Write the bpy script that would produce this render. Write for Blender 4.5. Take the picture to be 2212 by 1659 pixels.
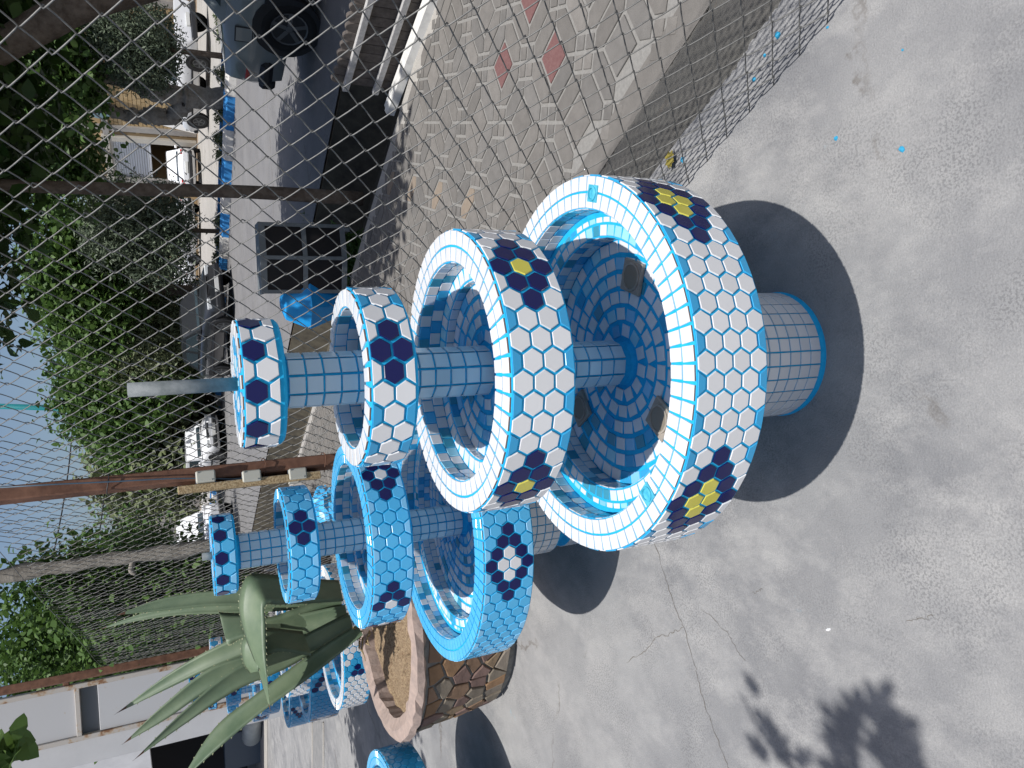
import bpy, math, random
import numpy as np
from mathutils import Matrix, Vector
random.seed(7); rng = np.random.default_rng(7)
for o in list(bpy.data.objects): bpy.data.objects.remove(o)
scene = bpy.context.scene
COL = scene.collection
R_ = math.radians
# ------------------------------------------------------------------ camera
CAM_H = 1.6; F_PX = 1550.0; PITCH = R_(24.978); ROLL = R_(-3.7275)
_r = Vector((1, 0, 0)); _f = Vector((0, math.cos(PITCH), -math.sin(PITCH))); _u = Vector((0, math.sin(PITCH), math.cos(PITCH)))
_c, _s = math.cos(ROLL), math.sin(ROLL)
_X = _s*_r - _c*_u; _Y = _c*_r + _s*_u; _Z = -_f
cam = bpy.data.cameras.new('camera'); camo = bpy.data.objects.new('camera', cam); COL.objects.link(camo)
M = Matrix(((_X.x, _Y.x, _Z.x, 0), (_X.y, _Y.y, _Z.y, 0), (_X.z, _Y.z, _Z.z, CAM_H), (0, 0, 0, 1)))
camo.matrix_world = M
cam.sensor_fit = 'HORIZONTAL'; cam.sensor_width = 36.0; cam.lens = 36.0*F_PX/2212.0
cam.clip_start = 0.05; cam.clip_end = 1500
scene.camera = camo
# ------------------------------------------------------------------ sky, sun, exposure
SUN_DIR = Vector((0.03, 0.335, -1.0)).normalized()          # the way the light travels
w = bpy.data.worlds.new('World'); scene.world = w; w.use_nodes = True
nt = w.node_tree; bg = nt.nodes['Background']
sky = nt.nodes.new('ShaderNodeTexSky'); sky.sky_type = 'NISHITA'; sky.sun_disc = False
sky.sun_elevation = R_(71.4); sky.sun_rotation = R_(185); sky.dust_density = 3.0; sky.air_density = 1.0; sky.ozone_density = 3.0
nt.links.new(sky.outputs[0], bg.inputs[0]); bg.inputs[1].default_value = 0.10
sl = bpy.data.lights.new('sun', 'SUN'); sl.energy = 4.6; sl.angle = R_(0.53); sl.color = (1.0, 0.98, 0.945)
so = bpy.data.objects.new('sun', sl); COL.objects.link(so)
so.rotation_mode = 'QUATERNION'; so.rotation_quaternion = SUN_DIR.to_track_quat('-Z', 'Y'); so.location = (0, -3, 9)
vs = scene.view_settings; vs.view_transform = 'Standard'; vs.look = 'None'; vs.gamma = 1.0; vs.use_curve_mapping = False
vs.exposure = 0.18
# ------------------------------------------------------------------ picture <-> place helpers (pixels of a 2212 x 1659 view)
CP = Vector((0, 0, CAM_H))
def ray(x, y): return (_X*(x-1106)/F_PX - _Y*(y-829.5)/F_PX + _f)
def gz(x, y, z=0.0):
    d = ray(x, y); return CP + d*((z-CAM_H)/d.z)
def atY(x, y, Y):
    d = ray(x, y); return CP + d*(Y/d.y)
def pix(p):
    q = Vector(p)-CP; d = q.dot(_f); return (1106+F_PX*q.dot(_X)/d, 829.5-F_PX*q.dot(_Y)/d, d)
# street frame: s runs along fence and street, t across it
E2 = Vector((0.9042, 0.4271, 0)); E1 = Vector((-0.4271, 0.9042, 0)); ST_ANG = math.atan2(0.4271, 0.9042)
def ST(s, t, z=0.0): return E1*s + E2*t + Vector((0, 0, z))
def to_st(p): p = Vector(p); return p.dot(E1), p.dot(E2)
def pl_t(x, y, t):                       # pixel -> point on the upright plane t = const
    d = ray(x, y); k = (t - CP.dot(E2))/d.dot(E2); return CP + d*k
# ------------------------------------------------------------------ materials
MATS = {}
def mat(name, col, rough=0.6, spec=0.5, metal=0.0, noise=0.0, scale=20.0, col2=None, bump=0.0, bscale=None, vary=0.0, coat=0.0, trans=0.0, detail=6.0, lo=0.35, hi=0.65, rvar=0.0):
    if name in MATS: return MATS[name]
    m = bpy.data.materials.new(name); m.use_nodes = True; n = m.node_tree.nodes; l = m.node_tree.links
    b = n['Principled BSDF']; b.inputs['Roughness'].default_value = rough; b.inputs['Metallic'].default_value = metal
    b.inputs['Specular IOR Level'].default_value = spec; b.inputs['Coat Weight'].default_value = coat
    b.inputs['Base Color'].default_value = (*col, 1)
    out = None
    if col2 or bump or rvar:
        tc = n.new('ShaderNodeTexCoord'); nz = n.new('ShaderNodeTexNoise'); nz.inputs['Scale'].default_value = scale; nz.inputs['Detail'].default_value = detail
        nz.inputs['Roughness'].default_value = 0.65
        l.new(tc.outputs['Object'], nz.inputs['Vector'])
    if col2:
        r = n.new('ShaderNodeValToRGB'); r.color_ramp.elements[0].position = lo; r.color_ramp.elements[1].position = hi
        r.color_ramp.elements[0].color = (*col, 1); r.color_ramp.elements[1].color = (*col2, 1)
        l.new(nz.outputs['Fac'], r.inputs['Fac']); out = r.outputs['Color']
    if vary:
        oi = n.new('ShaderNodeObjectInfo'); mr = n.new('ShaderNodeMapRange'); mr.inputs['To Min'].default_value = 1-vary; mr.inputs['To Max'].default_value = 1+vary
        l.new(oi.outputs['Random'], mr.inputs['Value'])
        mx = n.new('ShaderNodeMix'); mx.data_type = 'RGBA'; mx.blend_type = 'MULTIPLY'; mx.inputs['Factor'].default_value = 1
        if out: l.new(out, mx.inputs['A'])
        else: mx.inputs['A'].default_value = (*col, 1)
        l.new(mr.outputs['Result'], mx.inputs['B']); out = mx.outputs['Result']
    if out: l.new(out, b.inputs['Base Color'])
    if bump:
        nb = nz
        if bscale:
            nb = n.new('ShaderNodeTexNoise'); nb.inputs['Scale'].default_value = bscale; nb.inputs['Detail'].default_value = 4
            l.new(tc.outputs['Object'], nb.inputs['Vector'])
        bp = n.new('ShaderNodeBump'); bp.inputs['Strength'].default_value = 1.0; bp.inputs['Distance'].default_value = bump
        l.new(nb.outputs['Fac'], bp.inputs['Height']); l.new(bp.outputs['Normal'], b.inputs['Normal'])
    if trans:                                  # leaves let light through
        b.inputs['Subsurface Weight'].default_value = 0.0
        tr = n.new('ShaderNodeBsdfTranslucent'); ms = n.new('ShaderNodeMixShader'); ms.inputs[0].default_value = trans
        if out: l.new(out, tr.inputs['Color'])
        else: tr.inputs['Color'].default_value = (*col, 1)
        l.new(b.outputs[0], ms.inputs[1]); l.new(tr.outputs[0], ms.inputs[2]); l.new(ms.outputs[0], n['Material Output'].inputs['Surface'])
    MATS[name] = m; return m
# ------------------------------------------------------------------ mesh helpers
class MB:
    def __init__(s): s.v = []; s.f = []; s.mi = []; s.sm = []
    def add(s, vs, fs, mi=0, smooth=False):
        o = len(s.v); s.v += [tuple(p) for p in vs]
        for f in fs: s.f.append(tuple(i+o for i in f)); s.mi.append(mi); s.sm.append(smooth)
        return s
    def box(s, c, d, rz=0.0, mi=0, M4=None, taper=None):
        hx, hy, hz = d[0]/2, d[1]/2, d[2]/2; ca, sa = math.cos(rz), math.sin(rz); vs = []
        for k, (x, y, z) in enumerate([(-1,-1,-1),(1,-1,-1),(1,1,-1),(-1,1,-1),(-1,-1,1),(1,-1,1),(1,1,1),(-1,1,1)]):
            tx = taper if (taper and z > 0) else 1.0
            X, Y = x*hx*tx, y*hy*tx
            p = Vector((c[0]+X*ca-Y*sa, c[1]+X*sa+Y*ca, c[2]+z*hz)); vs.append(M4 @ p if M4 else p)
        return s.add(vs, [(0,3,2,1),(4,5,6,7),(0,1,5,4),(1,2,6,5),(2,3,7,6),(3,0,4,7)], mi)
    def bbox(s, c, d, b=0.01, rz=0.0, mi=0, M4=None):      # box with chamfered edges
        hx, hy, hz = d[0]/2, d[1]/2, d[2]/2; b = min(b, hx*.9, hy*.9, hz*.9); ca, sa = math.cos(rz), math.sin(rz)
        vs = []; idx = {}
        for x in (-1, 1):
            for y in (-1, 1):
                for z in (-1, 1):
                    for a in range(3):
                        P = [x*(hx-b), y*(hy-b), z*(hz-b)]; P[a] = (x*hx, y*hy, z*hz)[a]
                        p = Vector((c[0]+P[0]*ca-P[1]*sa, c[1]+P[0]*sa+P[1]*ca, c[2]+P[2])); idx[(x, y, z, a)] = len(vs); vs.append(M4 @ p if M4 else p)
        fs = []
        for a in range(3):
            o = [k for k in range(3) if k != a]
            for sg in (-1, 1):
                q = []
                for (i, j) in ((-1,-1),(1,-1),(1,1),(-1,1)):
                    k = [0,0,0]; k[a] = sg; k[o[0]] = i; k[o[1]] = j; q.append(idx[(*k, a)])
                if (sg > 0) == (a == 1): q.reverse()
                fs.append(q)
        for a in range(3):                                  # edges along axis a
            o = [k for k in range(3) if k != a]
            for i in (-1, 1):
                for j in (-1, 1):
                    k0 = [0,0,0]; k0[a] = -1; k0[o[0]] = i; k0[o[1]] = j; k1 = list(k0); k1[a] = 1
                    q = [idx[(*k0, o[0])], idx[(*k1, o[0])], idx[(*k1, o[1])], idx[(*k0, o[1])]]
                    if (i*j > 0) == (a != 1): q.reverse()
                    fs.append(q)
        for x in (-1, 1):
            for y in (-1, 1):
                for z in (-1, 1):
                    q = [idx[(x,y,z,0)], idx[(x,y,z,1)], idx[(x,y,z,2)]]
                    if x*y*z < 0: q.reverse()
                    fs.append(q)
        return s.add(vs, fs, mi)
    def tube(s, path, rad, n=8, mi=0, smooth=True, caps=True, squash=None):
        path = [Vector(p) for p in path]; N = len(path); rr = rad if hasattr(rad, '__len__') else [rad]*N
        t0 = (path[1]-path[0]).normalized(); up = Vector((0,0,1)) if abs(t0.z) < .9 else Vector((1,0,0))
        u = t0.cross(up).normalized(); vs = []
        for i, p in enumerate(path):
            t = (path[min(i+1, N-1)]-path[max(i-1, 0)]).normalized(); u = (u - t*u.dot(t)).normalized(); v = t.cross(u)
            for k in range(n):
                a = 2*math.pi*k/n; vs.append(p + (u*math.cos(a) + v*math.sin(a))*rr[i])
        fs = [(i*n+k, i*n+(k+1) % n, (i+1)*n+(k+1) % n, (i+1)*n+k) for i in range(N-1) for k in range(n)]
        s.add(vs, fs, mi, smooth)
        if caps:
            o = len(s.v)-len(vs)
            s.f.append(tuple(o+k for k in reversed(range(n)))); s.mi.append(mi); s.sm.append(False)
            s.f.append(tuple(o+(N-1)*n+k for k in range(n))); s.mi.append(mi); s.sm.append(False)
        return s
    def lathe(s, prof, n=48, c=(0,0,0), mi=0, smooth=False, cap0=False, cap1=False):
        vs = [(c[0]+r*math.cos(2*math.pi*k/n), c[1]+r*math.sin(2*math.pi*k/n), c[2]+z) for r, z in prof for k in range(n)]
        fs = [(i*n+k, i*n+(k+1) % n, (i+1)*n+(k+1) % n, (i+1)*n+k) for i in range(len(prof)-1) for k in range(n)]
        if cap0: fs.append(tuple(reversed(range(n))))
        if cap1: fs.append(tuple((len(prof)-1)*n+k for k in range(n)))
        return s.add(vs, fs, mi, smooth)
    def prism(s, poly, z0, z1, mi=0, M4=None, bev=0.0):
        n = len(poly); cx = sum(p[0] for p in poly)/n; cy = sum(p[1] for p in poly)/n
        def ins(p):
            d = math.hypot(p[0]-cx, p[1]-cy) or 1; k = max(0, 1-bev*1.3/d); return (cx+(p[0]-cx)*k, cy+(p[1]-cy)*k)
        vs = [(*p, z0) for p in poly]
        if bev: vs += [(*p, z1-bev) for p in poly] + [(*ins(p), z1) for p in poly]
        else: vs += [(*p, z1) for p in poly]
        L = 2 if bev else 1
        fs = [(i*n+k, i*n+(k+1) % n, (i+1)*n+(k+1) % n, (i+1)*n+k) for i in range(L) for k in range(n)]
        fs += [tuple(L*n+k for k in range(n)), tuple(reversed(range(n)))]
        if M4: vs = [M4 @ Vector(v) for v in vs]
        return s.add(vs, fs, mi)
    def mesh(s, name, mats):
        me = bpy.data.meshes.new(name); me.from_pydata(s.v, [], s.f)
        for m in (mats if isinstance(mats, (list, tuple)) else [mats]): me.materials.append(m)
        if any(s.mi): me.polygons.foreach_set('material_index', s.mi)
        if any(s.sm): me.polygons.foreach_set('use_smooth', s.sm)
        me.update(); return me
    def build(s, name, mats, parent=None, loc=None, rz=0.0):
        return obj(name, s.mesh(name, mats), parent, loc, rz)
def obj(name, me, parent=None, loc=None, rz=0.0, M4=None):
    o = bpy.data.objects.new(name, me); COL.objects.link(o)
    if parent: o.parent = parent
    if loc is not None: o.location = loc
    if rz: o.rotation_euler = (0, 0, rz)
    if M4 is not None: o.matrix_basis = M4
    return o
def tag(o, label, cat, group=None):
    o['label'] = label; o['category'] = cat
    if group: o['group'] = group
    return o
def thing(name, label, cat, loc=(0,0,0), rz=0.0, group=None):
    return tag(obj(name, None, None, loc, rz), label, cat, group)
def struct(o): o['kind'] = 'structure'; return o
def stuff(o, label=None, cat=None):
    o['kind'] = 'stuff'
    if label: o['label'] = label; o['category'] = cat
    return o
# ------------------------------------------------------------------ ground, yard, pavement, street
def concrete(name, c1, c2, c3, sc=1.0, wet=0.0, smudge=False):
    m = bpy.data.materials.new(name); m.use_nodes = True; n = m.node_tree.nodes; l = m.node_tree.links; b = n['Principled BSDF']
    tc = n.new('ShaderNodeTexCoord')
    def nz(s, d=6, r=.6, stretch=None):
        t = n.new('ShaderNodeTexNoise'); t.inputs['Scale'].default_value = s*sc; t.inputs['Detail'].default_value = d; t.inputs['Roughness'].default_value = r
        if stretch:
            mp = n.new('ShaderNodeMapping'); mp.inputs['Rotation'].default_value = (0, 0, stretch[1]); mp.inputs['Scale'].default_value = (stretch[0], 1, 1)
            l.new(tc.outputs['Object'], mp.inputs['Vector']); l.new(mp.outputs[0], t.inputs['Vector'])
        else: l.new(tc.outputs['Object'], t.inputs['Vector'])
        return t
    def ramp(src, p0, p1, a, bb):
        r = n.new('ShaderNodeValToRGB'); r.color_ramp.elements[0].position = p0; r.color_ramp.elements[1].position = p1
        r.color_ramp.elements[0].color = (*a, 1); r.color_ramp.elements[1].color = (*bb, 1); l.new(src, r.inputs['Fac']); return r.outputs['Color']
    def mix(f, a, bb, t='MIX'):
        x = n.new('ShaderNodeMix'); x.data_type = 'RGBA'; x.blend_type = t
        if isinstance(f, float): x.inputs['Factor'].default_value = f
        else: l.new(f, x.inputs['Factor'])
        l.new(a, x.inputs['A'])
        if isinstance(bb, tuple): x.inputs['B'].default_value = (*bb, 1)
        else: l.new(bb, x.inputs['B'])
        return x.outputs['Result']
    big = nz(.95, 6, .66); base = ramp(big.outputs['Fac'], .38, .60, c1, c2)
    pat = nz(1.9, 8, .74, (1.5, .9)); pf = ramp(pat.outputs['Fac'], .46, .62, (0,0,0), (1,1,1))
    col = mix(pf, base, c3)
    worm = nz(150, 3, .55); wf = ramp(worm.outputs['Fac'], .50, .57, (0,0,0), (1,1,1))
    msk = nz(3.1, 4, .6); mf = ramp(msk.outputs['Fac'], .44, .62, (0,0,0), (.5,.5,.5))
    both = n.new('ShaderNodeMath'); both.operation = 'MULTIPLY'; l.new(wf, both.inputs[0]); l.new(mf, both.inputs[1])
    col = mix(both.outputs[0], col, tuple(k*.62 for k in c1))
    fine = nz(240, 3, .6); ff = ramp(fine.outputs['Fac'], .3, .7, (.86,.86,.86), (1.1,1.1,1.1)); col = mix(1.0, col, ff, 'MULTIPLY')
    vor = n.new('ShaderNodeTexVoronoi'); vor.feature = 'DISTANCE_TO_EDGE'; vor.inputs['Scale'].default_value = .62*sc
    wob = nz(4, 5, .7); vm = n.new('ShaderNodeMix'); vm.data_type = 'VECTOR'; vm.inputs['Factor'].default_value = .22
    l.new(tc.outputs['Object'], vm.inputs['A']); l.new(wob.outputs['Color'], vm.inputs['B']); l.new(vm.outputs['Result'], vor.inputs['Vector'])
    cf = ramp(vor.outputs['Distance'], .0008, .005, (.85,.85,.85), (0,0,0))
    cm = nz(1.7, 3, .5); cmf = ramp(cm.outputs['Fac'], .50, .58, (0,0,0), (1,1,1))
    cc = n.new('ShaderNodeMath'); cc.operation = 'MULTIPLY'; l.new(cf, cc.inputs[0]); l.new(cmf, cc.inputs[1])
    col = mix(cc.outputs[0], col, (.10, .085, .07))
    if smudge:
        sm = nz(2.3, 9, .78); sf = ramp(sm.outputs['Fac'], .655, .72, (0,0,0), (.55,.55,.55)); col = mix(sf, col, (.17,.36,.44))
    l.new(col, b.inputs['Base Color']); b.inputs['Roughness'].default_value = .85 - wet*.35; b.inputs['Specular IOR Level'].default_value = .3+wet*.3
    add = n.new('ShaderNodeMath'); add.operation = 'ADD'; l.new(worm.outputs['Fac'], add.inputs[0]); l.new(fine.outputs['Fac'], add.inputs[1])
    bp = n.new('ShaderNodeBump'); bp.inputs['Distance'].default_value = .0022; bp.inputs['Strength'].default_value = .9; l.new(add.outputs[0], bp.inputs['Height']); l.new(bp.outputs[0], b.inputs['Normal'])
    return m
M_YARD = concrete('yard_concrete', (.165,.165,.170), (.253,.250,.247), (.292,.286,.279), smudge=True)
M_WET = concrete('fresh_cement', (.075,.071,.064), (.10,.096,.087), (.09,.085,.078), 1.6, .3)
M_ROAD = concrete('asphalt', (.150,.147,.150), (.19,.186,.187), (.175,.17,.168), .6)
M_LANE = concrete('side_lane', (.30,.285,.26), (.37,.35,.32), (.34,.32,.30), .5)
M_SOIL = mat('soil', (.16,.12,.085), .95, .2, col2=(.30,.235,.17), scale=9, bump=.01)
M_DITCH = mat('ditch_mud', (.045,.04,.032), .9, .2, col2=(.09,.08,.06), scale=5, bump=.01)
M_JOINT = mat('pavement_joint_dust', (.185,.178,.167), .95, .2, col2=(.235,.227,.212), scale=60, bump=.001)
T_FENCE = 1.381
def strip(name, t0, t1, z, m, s0=-25, s1=160, n=1, kind=True):
    b = MB(); b.add([ST(s0,t0,z), ST(s0,t1,z), ST(s1,t1,z), ST(s1,t0,z)], [(0,1,2,3)])
    o = b.build(name, m); return struct(o) if kind else o
prof = [(-300,-.03),(3.98,-.03),(4.0,-.55),(5.5,-.55),(5.75,-.045),(13.9,-.045),(14.1,.08),(15.2,.08),(15.25,-.02),(400,-.02)]
b = MB()
for t, z in prof: b.v += [tuple(ST(-120,t,z)), tuple(ST(600,t,z))]
for i in range(len(prof)-1): b.f.append((2*i, 2*i+2, 2*i+3, 2*i+1)); b.mi.append(1 if i in (1,2,3) else 0); b.sm.append(False)
struct(b.build('ground', [M_SOIL, M_DITCH]))
strip('yard_floor', -40, 1.56, 0.0, M_YARD)
b = MB(); rows = 7; cols_ = 420                        # fresh cement, trowelled and lumpy
for i in range(cols_+1):
    s = .1 + 6.0*i/cols_
    for j in range(rows+1):
        k = j/rows; edge = math.sin(math.pi*k)
        t = 1.545 + .27*k + (rng.normal()*.006 if j in (0, rows) else 0) + .008*math.sin(s*9+j)
        b.v.append(tuple(ST(s, t, .003 + .016*edge + abs(rng.normal())*.0022*(1 if j not in (0,rows) else 0) - (.008 if j in (0,rows) else 0))))
for i in range(cols_):
    for j in range(rows):
        a = i*(rows+1)+j; b.f.append((a, a+1, a+rows+2, a+rows+1)); b.mi.append(0); b.sm.append(True)
struct(b.build('cement_strip', M_WET))
strip('yard_floor', 1.56, 1.83, -.012, M_YARD)
strip('road', 5.75, 13.92, -.02, M_ROAD)
strip('side_lane', 15.3, 27.4, 0.0, M_LANE)
# ------------------------------------------------------------------ fountains
CER = dict(rough=.17, spec=.55, vary=.05)
M_GROUT = mat('blue_grout', (.005,.32,.60), .75, .3, col2=(.012,.38,.68), scale=55, bump=.0012)
TM = {'W': mat('white_glaze', (.615,.615,.62), **CER), 'N': mat('navy_glaze', (.006,.009,.075), rough=.12, spec=.35, vary=.05), 'Y': mat('yellow_glaze', (.55,.50,.085), **CER),
      'B': mat('blue_glaze', (.035,.30,.55), **CER), 'S': mat('sky_glaze', (.075,.40,.68), **CER), 'A': mat('aqua_glaze', (.27,.56,.68), **CER),
      'T': mat('teal_glaze', (.045,.25,.36), **CER), 'L': mat('pale_blue_glaze', (.19,.47,.70), **CER), 'D': mat('deep_blue_glaze', (.015,.22,.45), **CER), 'C': mat('pale_column_glaze', (.46,.56,.62), **CER), 'G': mat('grey_white_glaze', (.55,.60,.68), **CER)}
M_BISC = mat('tile_biscuit', (.19,.145,.12), .9, .2)
M_PIPE = mat('galvanised_pipe', (.10,.115,.12), .7, .3, 0.0, col2=(.19,.205,.21), scale=30, bump=.0006)
TILE_MESH = {}
def tile_mesh(key, poly, t, bev, m, biscuit=False):
    k = (key, m.name, biscuit)
    if k in TILE_MESH: return TILE_MESH[k]
    b = MB(); b.prism(poly, 0, t, 0, None, bev)
    n = len(poly)
    if biscuit:
        b.mi[2] = 1
    b.f.pop(); b.mi.pop(); b.sm.pop()                      # no hidden bottom
    TILE_MESH[k] = b.mesh(key, [m, M_BISC] if biscuit else m); return TILE_MESH[k]
def frame(origin, x, y, z): return Matrix(((x.x,y.x,z.x,origin.x),(x.y,y.y,z.y,origin.y),(x.z,y.z,z.z,origin.z),(0,0,0,1)))
def jit(a): return Matrix.Rotation(rng.normal()*a, 4, 'Z') @ Matrix.Rotation(rng.normal()*a*.5, 4, 'X')
class Fountain:
    def __init__(s, name, label, C, tiers, pal, ped, colr, group=None, cap=300, rimcol='W', pipe=None):
        s.C = Vector((C[0], C[1], 0)); s.root = thing(name, label, 'fountain', s.C, 0, group); s.tiles = []; s.cap = cap
        s.pal = pal; s.rim = rimcol
        zb0 = tiers[0]['zb']; parts = s.pedestal(ped, zb0)
        zprev = None
        for i, t in enumerate(tiers):
            s.basin(t, i, colr, last=(i == len(tiers)-1))
            if i+1 < len(tiers): s.column(colr, t.get('zf', t['zt']-.05), tiers[i+1]['zb'], tiers[i+1])
        if pipe: MB().tube([(0,0,tiers[-1]['zt']-.02),(0,0,pipe[1])], pipe[0], 16).build('pipe', M_PIPE, s.root)
        s.flush()
    def tile(s, name, part, mesh, M4): s.tiles.append((name, part, mesh, M4))
    def cyl(s, R, phi, z, inward=False):
        n = Vector((math.sin(phi), -math.cos(phi), 0)); tx = Vector((math.cos(phi), math.sin(phi), 0)); up = Vector((0,0,1))
        if inward: return frame(n*R + up*z, -tx, up, -n)
        return frame(n*R + up*z, tx, up, n)
    def pedestal(s, ped, ztop):
        R, z0, rows, cols, flare = ped['R'], ped.get('z0', .012), ped['rows'], ped['cols'], ped.get('flare', .006)
        b = MB(); prof = [(R+flare, 0), (R+flare*.8, .006), (R, .014)] if not ped.get('groove') else [(R*.93+flare, 0), (R*.93, .02), (R*.93, .10), (R*.80, .115), (R*.80, .15), (R, .165)]
        prof += [(R, ztop+.01)]
        p = b.lathe(prof, 60, smooth=False).build('pedestal', M_GROUT, s.root)
        h = 2*math.pi*R/cols; zs = ped.get('zs', .016)
        sq = [(-h*.45,-h*.45),(h*.45,-h*.45),(h*.45,h*.45),(-h*.45,h*.45)]
        for r in range(rows):
            z = zs + h*(r+.5)
            if z+h*.5 > ztop: break
            for k in range(cols):
                me = tile_mesh('ped_tile%.4f' % h, sq, .003, .0012, TM['W'])
                s.tile('wall_tile', p, me, s.cyl(R, 2*math.pi*(k+.5)/cols, z) @ jit(.012))
        if ped.get('groove'):
            Rl = R*.93
            for k in range(cols-2):
                for z in (.042, .08): s.tile('wall_tile', p, tile_mesh('ped_tile%.4f' % h, sq, .003, .0012, TM['W']), s.cyl(Rl, 2*math.pi*k/(cols-2), z) @ jit(.012))
        return p
    def column(s, r, z0, z1, nxt):
        p = MB().lathe([(r+.006, z0-.01), (r+.004, z0+.004), (r, z0+.012), (r, z1-.008), (r+.006, z1+.004)], 30, smooth=False).build('column', M_GROUT, s.root)
        n = max(8, round(2*math.pi*r/.0365)); h = 2*math.pi*r/n; hv = .0365; a, c = h*.445, hv*.445
        sq = [(-a,-c),(a,-c),(a,c),(-a,c)]; z = z1-.012-hv*.5; q = 0
        while z-hv*.5 > z0:
            for k in range(n):
                me = tile_mesh('col_tile%.4f' % h, sq, .003, .0012, TM['C'])
                s.tile('column_tile', p, me, s.cyl(r-.0005, 2*math.pi*(k+.5)/n+.15, z) @ jit(.014))
            z -= hv
    def basin(s, t, idx, colr, last):
        R, zt, zb, rin = t['R'], t['zt'], t['zb'], t['rin']; b = MB()
        if last: prof = [(colr, zb-.004), (R-.006, zb), (R, zb+.006), (R, zt-.004), (R-.002, zt-.002), (.012, zt-.002)]
        else:
            prof = [(colr, zb-.02), (R-.012, zb-.004), (R, zb+.003), (R, zt-.005), (R-.003, zt-.002), (rin, zt-.002)]
            for r, z in t['inner']: prof.append((r, z))
            prof.append((colr*.9, t['zf']))
        p = b.lathe(prof, 96 if R > .3 else 60).build('basin', M_GROUT, s.root)
        # hexagons on the outside wall
        rows, cols = t['rows'], t['cols']; mg = t.get('mg', (.004, .004)); H = zt-zb-mg[0]-mg[1]; pv = H/rows; sd = pv/math.sqrt(3); pc = 2*math.pi*R/cols
        kx = pc/(1.5*sd); g = .0052; si = sd - g/math.sqrt(3)
        hexp = [(si*math.cos(R_(60*k))*kx*.985, si*math.sin(R_(60*k))) for k in range(6)]
        hh = si*math.sqrt(3)/2
        up_half = [(-si*kx*.985, g*.4), (si*kx*.985, g*.4), (si*.5*kx, hh), (-si*.5*kx, hh)]      # lower half missing
        dn_half = [(-si*.5*kx, -hh), (si*.5*kx, -hh), (si*kx*.985, -g*.4), (-si*kx*.985, -g*.4)]
        for k in range(cols):
            phi = R_(t['phi'])+2*math.pi*k/cols; cs, halves = s.pal(idx, k, cols)
            cells = []
            if rows == 1.5:
                if k % 2 == 0: cells = [('F', zt-mg[0]-pv*.5, cs[0]), ('D', zb+mg[1], halves, )]
                else: cells = [('U', zt-mg[0], halves), ('F', zb+mg[1]+pv*.5, cs[0])]
            elif k % 2 == 0:
                for i in range(rows): cells.append(('F', zt-mg[0]-pv*(i+.5), cs[i]))
            else:
                cells.append(('U', zt-mg[0], halves))
                for i in range(rows-1): cells.append(('F', zt-mg[0]-pv*(i+1), cs[i]))
                cells.append(('D', zb+mg[1], halves))
            for kind, z, c in cells:
                poly = hexp if kind == 'F' else (dn_half if kind == 'U' else up_half)
                me = tile_mesh('hex%s%.4f_%.3f' % (kind, sd, kx), poly, .0032, .0010, TM[c])
                s.tile('hexagon_tile' if kind == 'F' else 'half_hexagon_tile', p, me, s.cyl(R-.0006-.002*(1-math.cos(pc/R*.5))*0, phi, z) @ jit(.010))
        # rim squares
        def ring(r0, r1, z, n, name, cf, slope=0.0, off=0.0, bis=False, tt=.003):
            rm = (r0+r1)/2; wd = 2*math.pi*r0/n-.0042; hh_ = (r1-r0)*.5-.0026
            if wd < .006: return
            for k in range(n):
                phi = 2*math.pi*(k+off)/n; nn = Vector((math.sin(phi), -math.cos(phi), 0)); tx = Vector((math.cos(phi), math.sin(phi), 0))
                ax = (nn*math.cos(slope) + Vector((0,0,math.sin(slope)))).normalized(); nz = tx.cross(ax)
                c = cf(k); w2 = wd*.5; me = tile_mesh('ring%.4f_%.4f%s' % (wd, hh_, name), [(-w2,-hh_),(w2,-hh_),(w2,hh_),(-w2,hh_)], tt, .001, TM[c], bis)
                s.tile(name, p, me, frame(nn*rm + Vector((0,0,z)), -tx, ax, -nz) @ jit(.05 if slope else .015))
        if last:
            ring(R-.034, R+.001, zt-.002, t['rimn'], 'rim_tile', lambda k: s.rim, bis=True, tt=.004)
            ring(R-.068, R-.036, zt-.002, max(10, t['rimn']-6), 'rim_tile', lambda k: random.choice('WBBS'))
            ring(.03, R-.071, zt-.002, 12, 'rim_tile', lambda k: random.choice('WWBA')); return
        nr = t.get('rimrows', 2); w_ = (R-rin+.002)/nr
        for i in range(nr): ring(rin-.001+w_*i, rin-.001+w_*(i+1), zt-.002, t['rimn'], 'rim_tile', lambda k: s.rim, off=0, bis=(i == nr-1), tt=.004)
        # mosaic inside
        def mos(): return random.choice('WWWWWWWWWGGAALTTBBS')
        prevr, prevz = rin, zt-.002
        for r, z in t['inner']:
            if abs(r-prevr) < .012:                         # wall
                hgt = prevz-z; nrow = max(1, round(hgt/.033)); n = round(2*math.pi*prevr/.0335); hv = hgt/nrow
                wd = 2*math.pi*prevr/n; sq = [(-wd*.45,-hv*.46),(wd*.45,-hv*.46),(wd*.45,hv*.46),(-wd*.45,hv*.46)]
                for i in range(nrow):
                    for k in range(n):
                        me = tile_mesh('wallin%.4f_%.4f' % (wd, hv), sq, .0025, .001, TM[mos()])
                        s.tile('mosaic_tile', p, me, s.cyl(prevr, 2*math.pi*(k+.5*i)/n, z+hv*(i+.5), True) @ jit(.02))
            else:
                nrow = max(1, round((prevr-r)/.033)); dr = (prevr-r)/nrow
                for i in range(nrow): ring(r+dr*i+.001, r+dr*(i+1), z, round(2*math.pi*(r+dr*(i+.5))/.034), 'mosaic_tile', lambda k: mos(), off=random.random())
            prevr, prevz = r, z
        zf = t['zf']; dr_tot = prevr-colr-.008; nrow = max(1, round(dr_tot/.042)); dr = dr_tot/nrow; sl_ = math.atan2(prevz-zf, prevr-colr)
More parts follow.
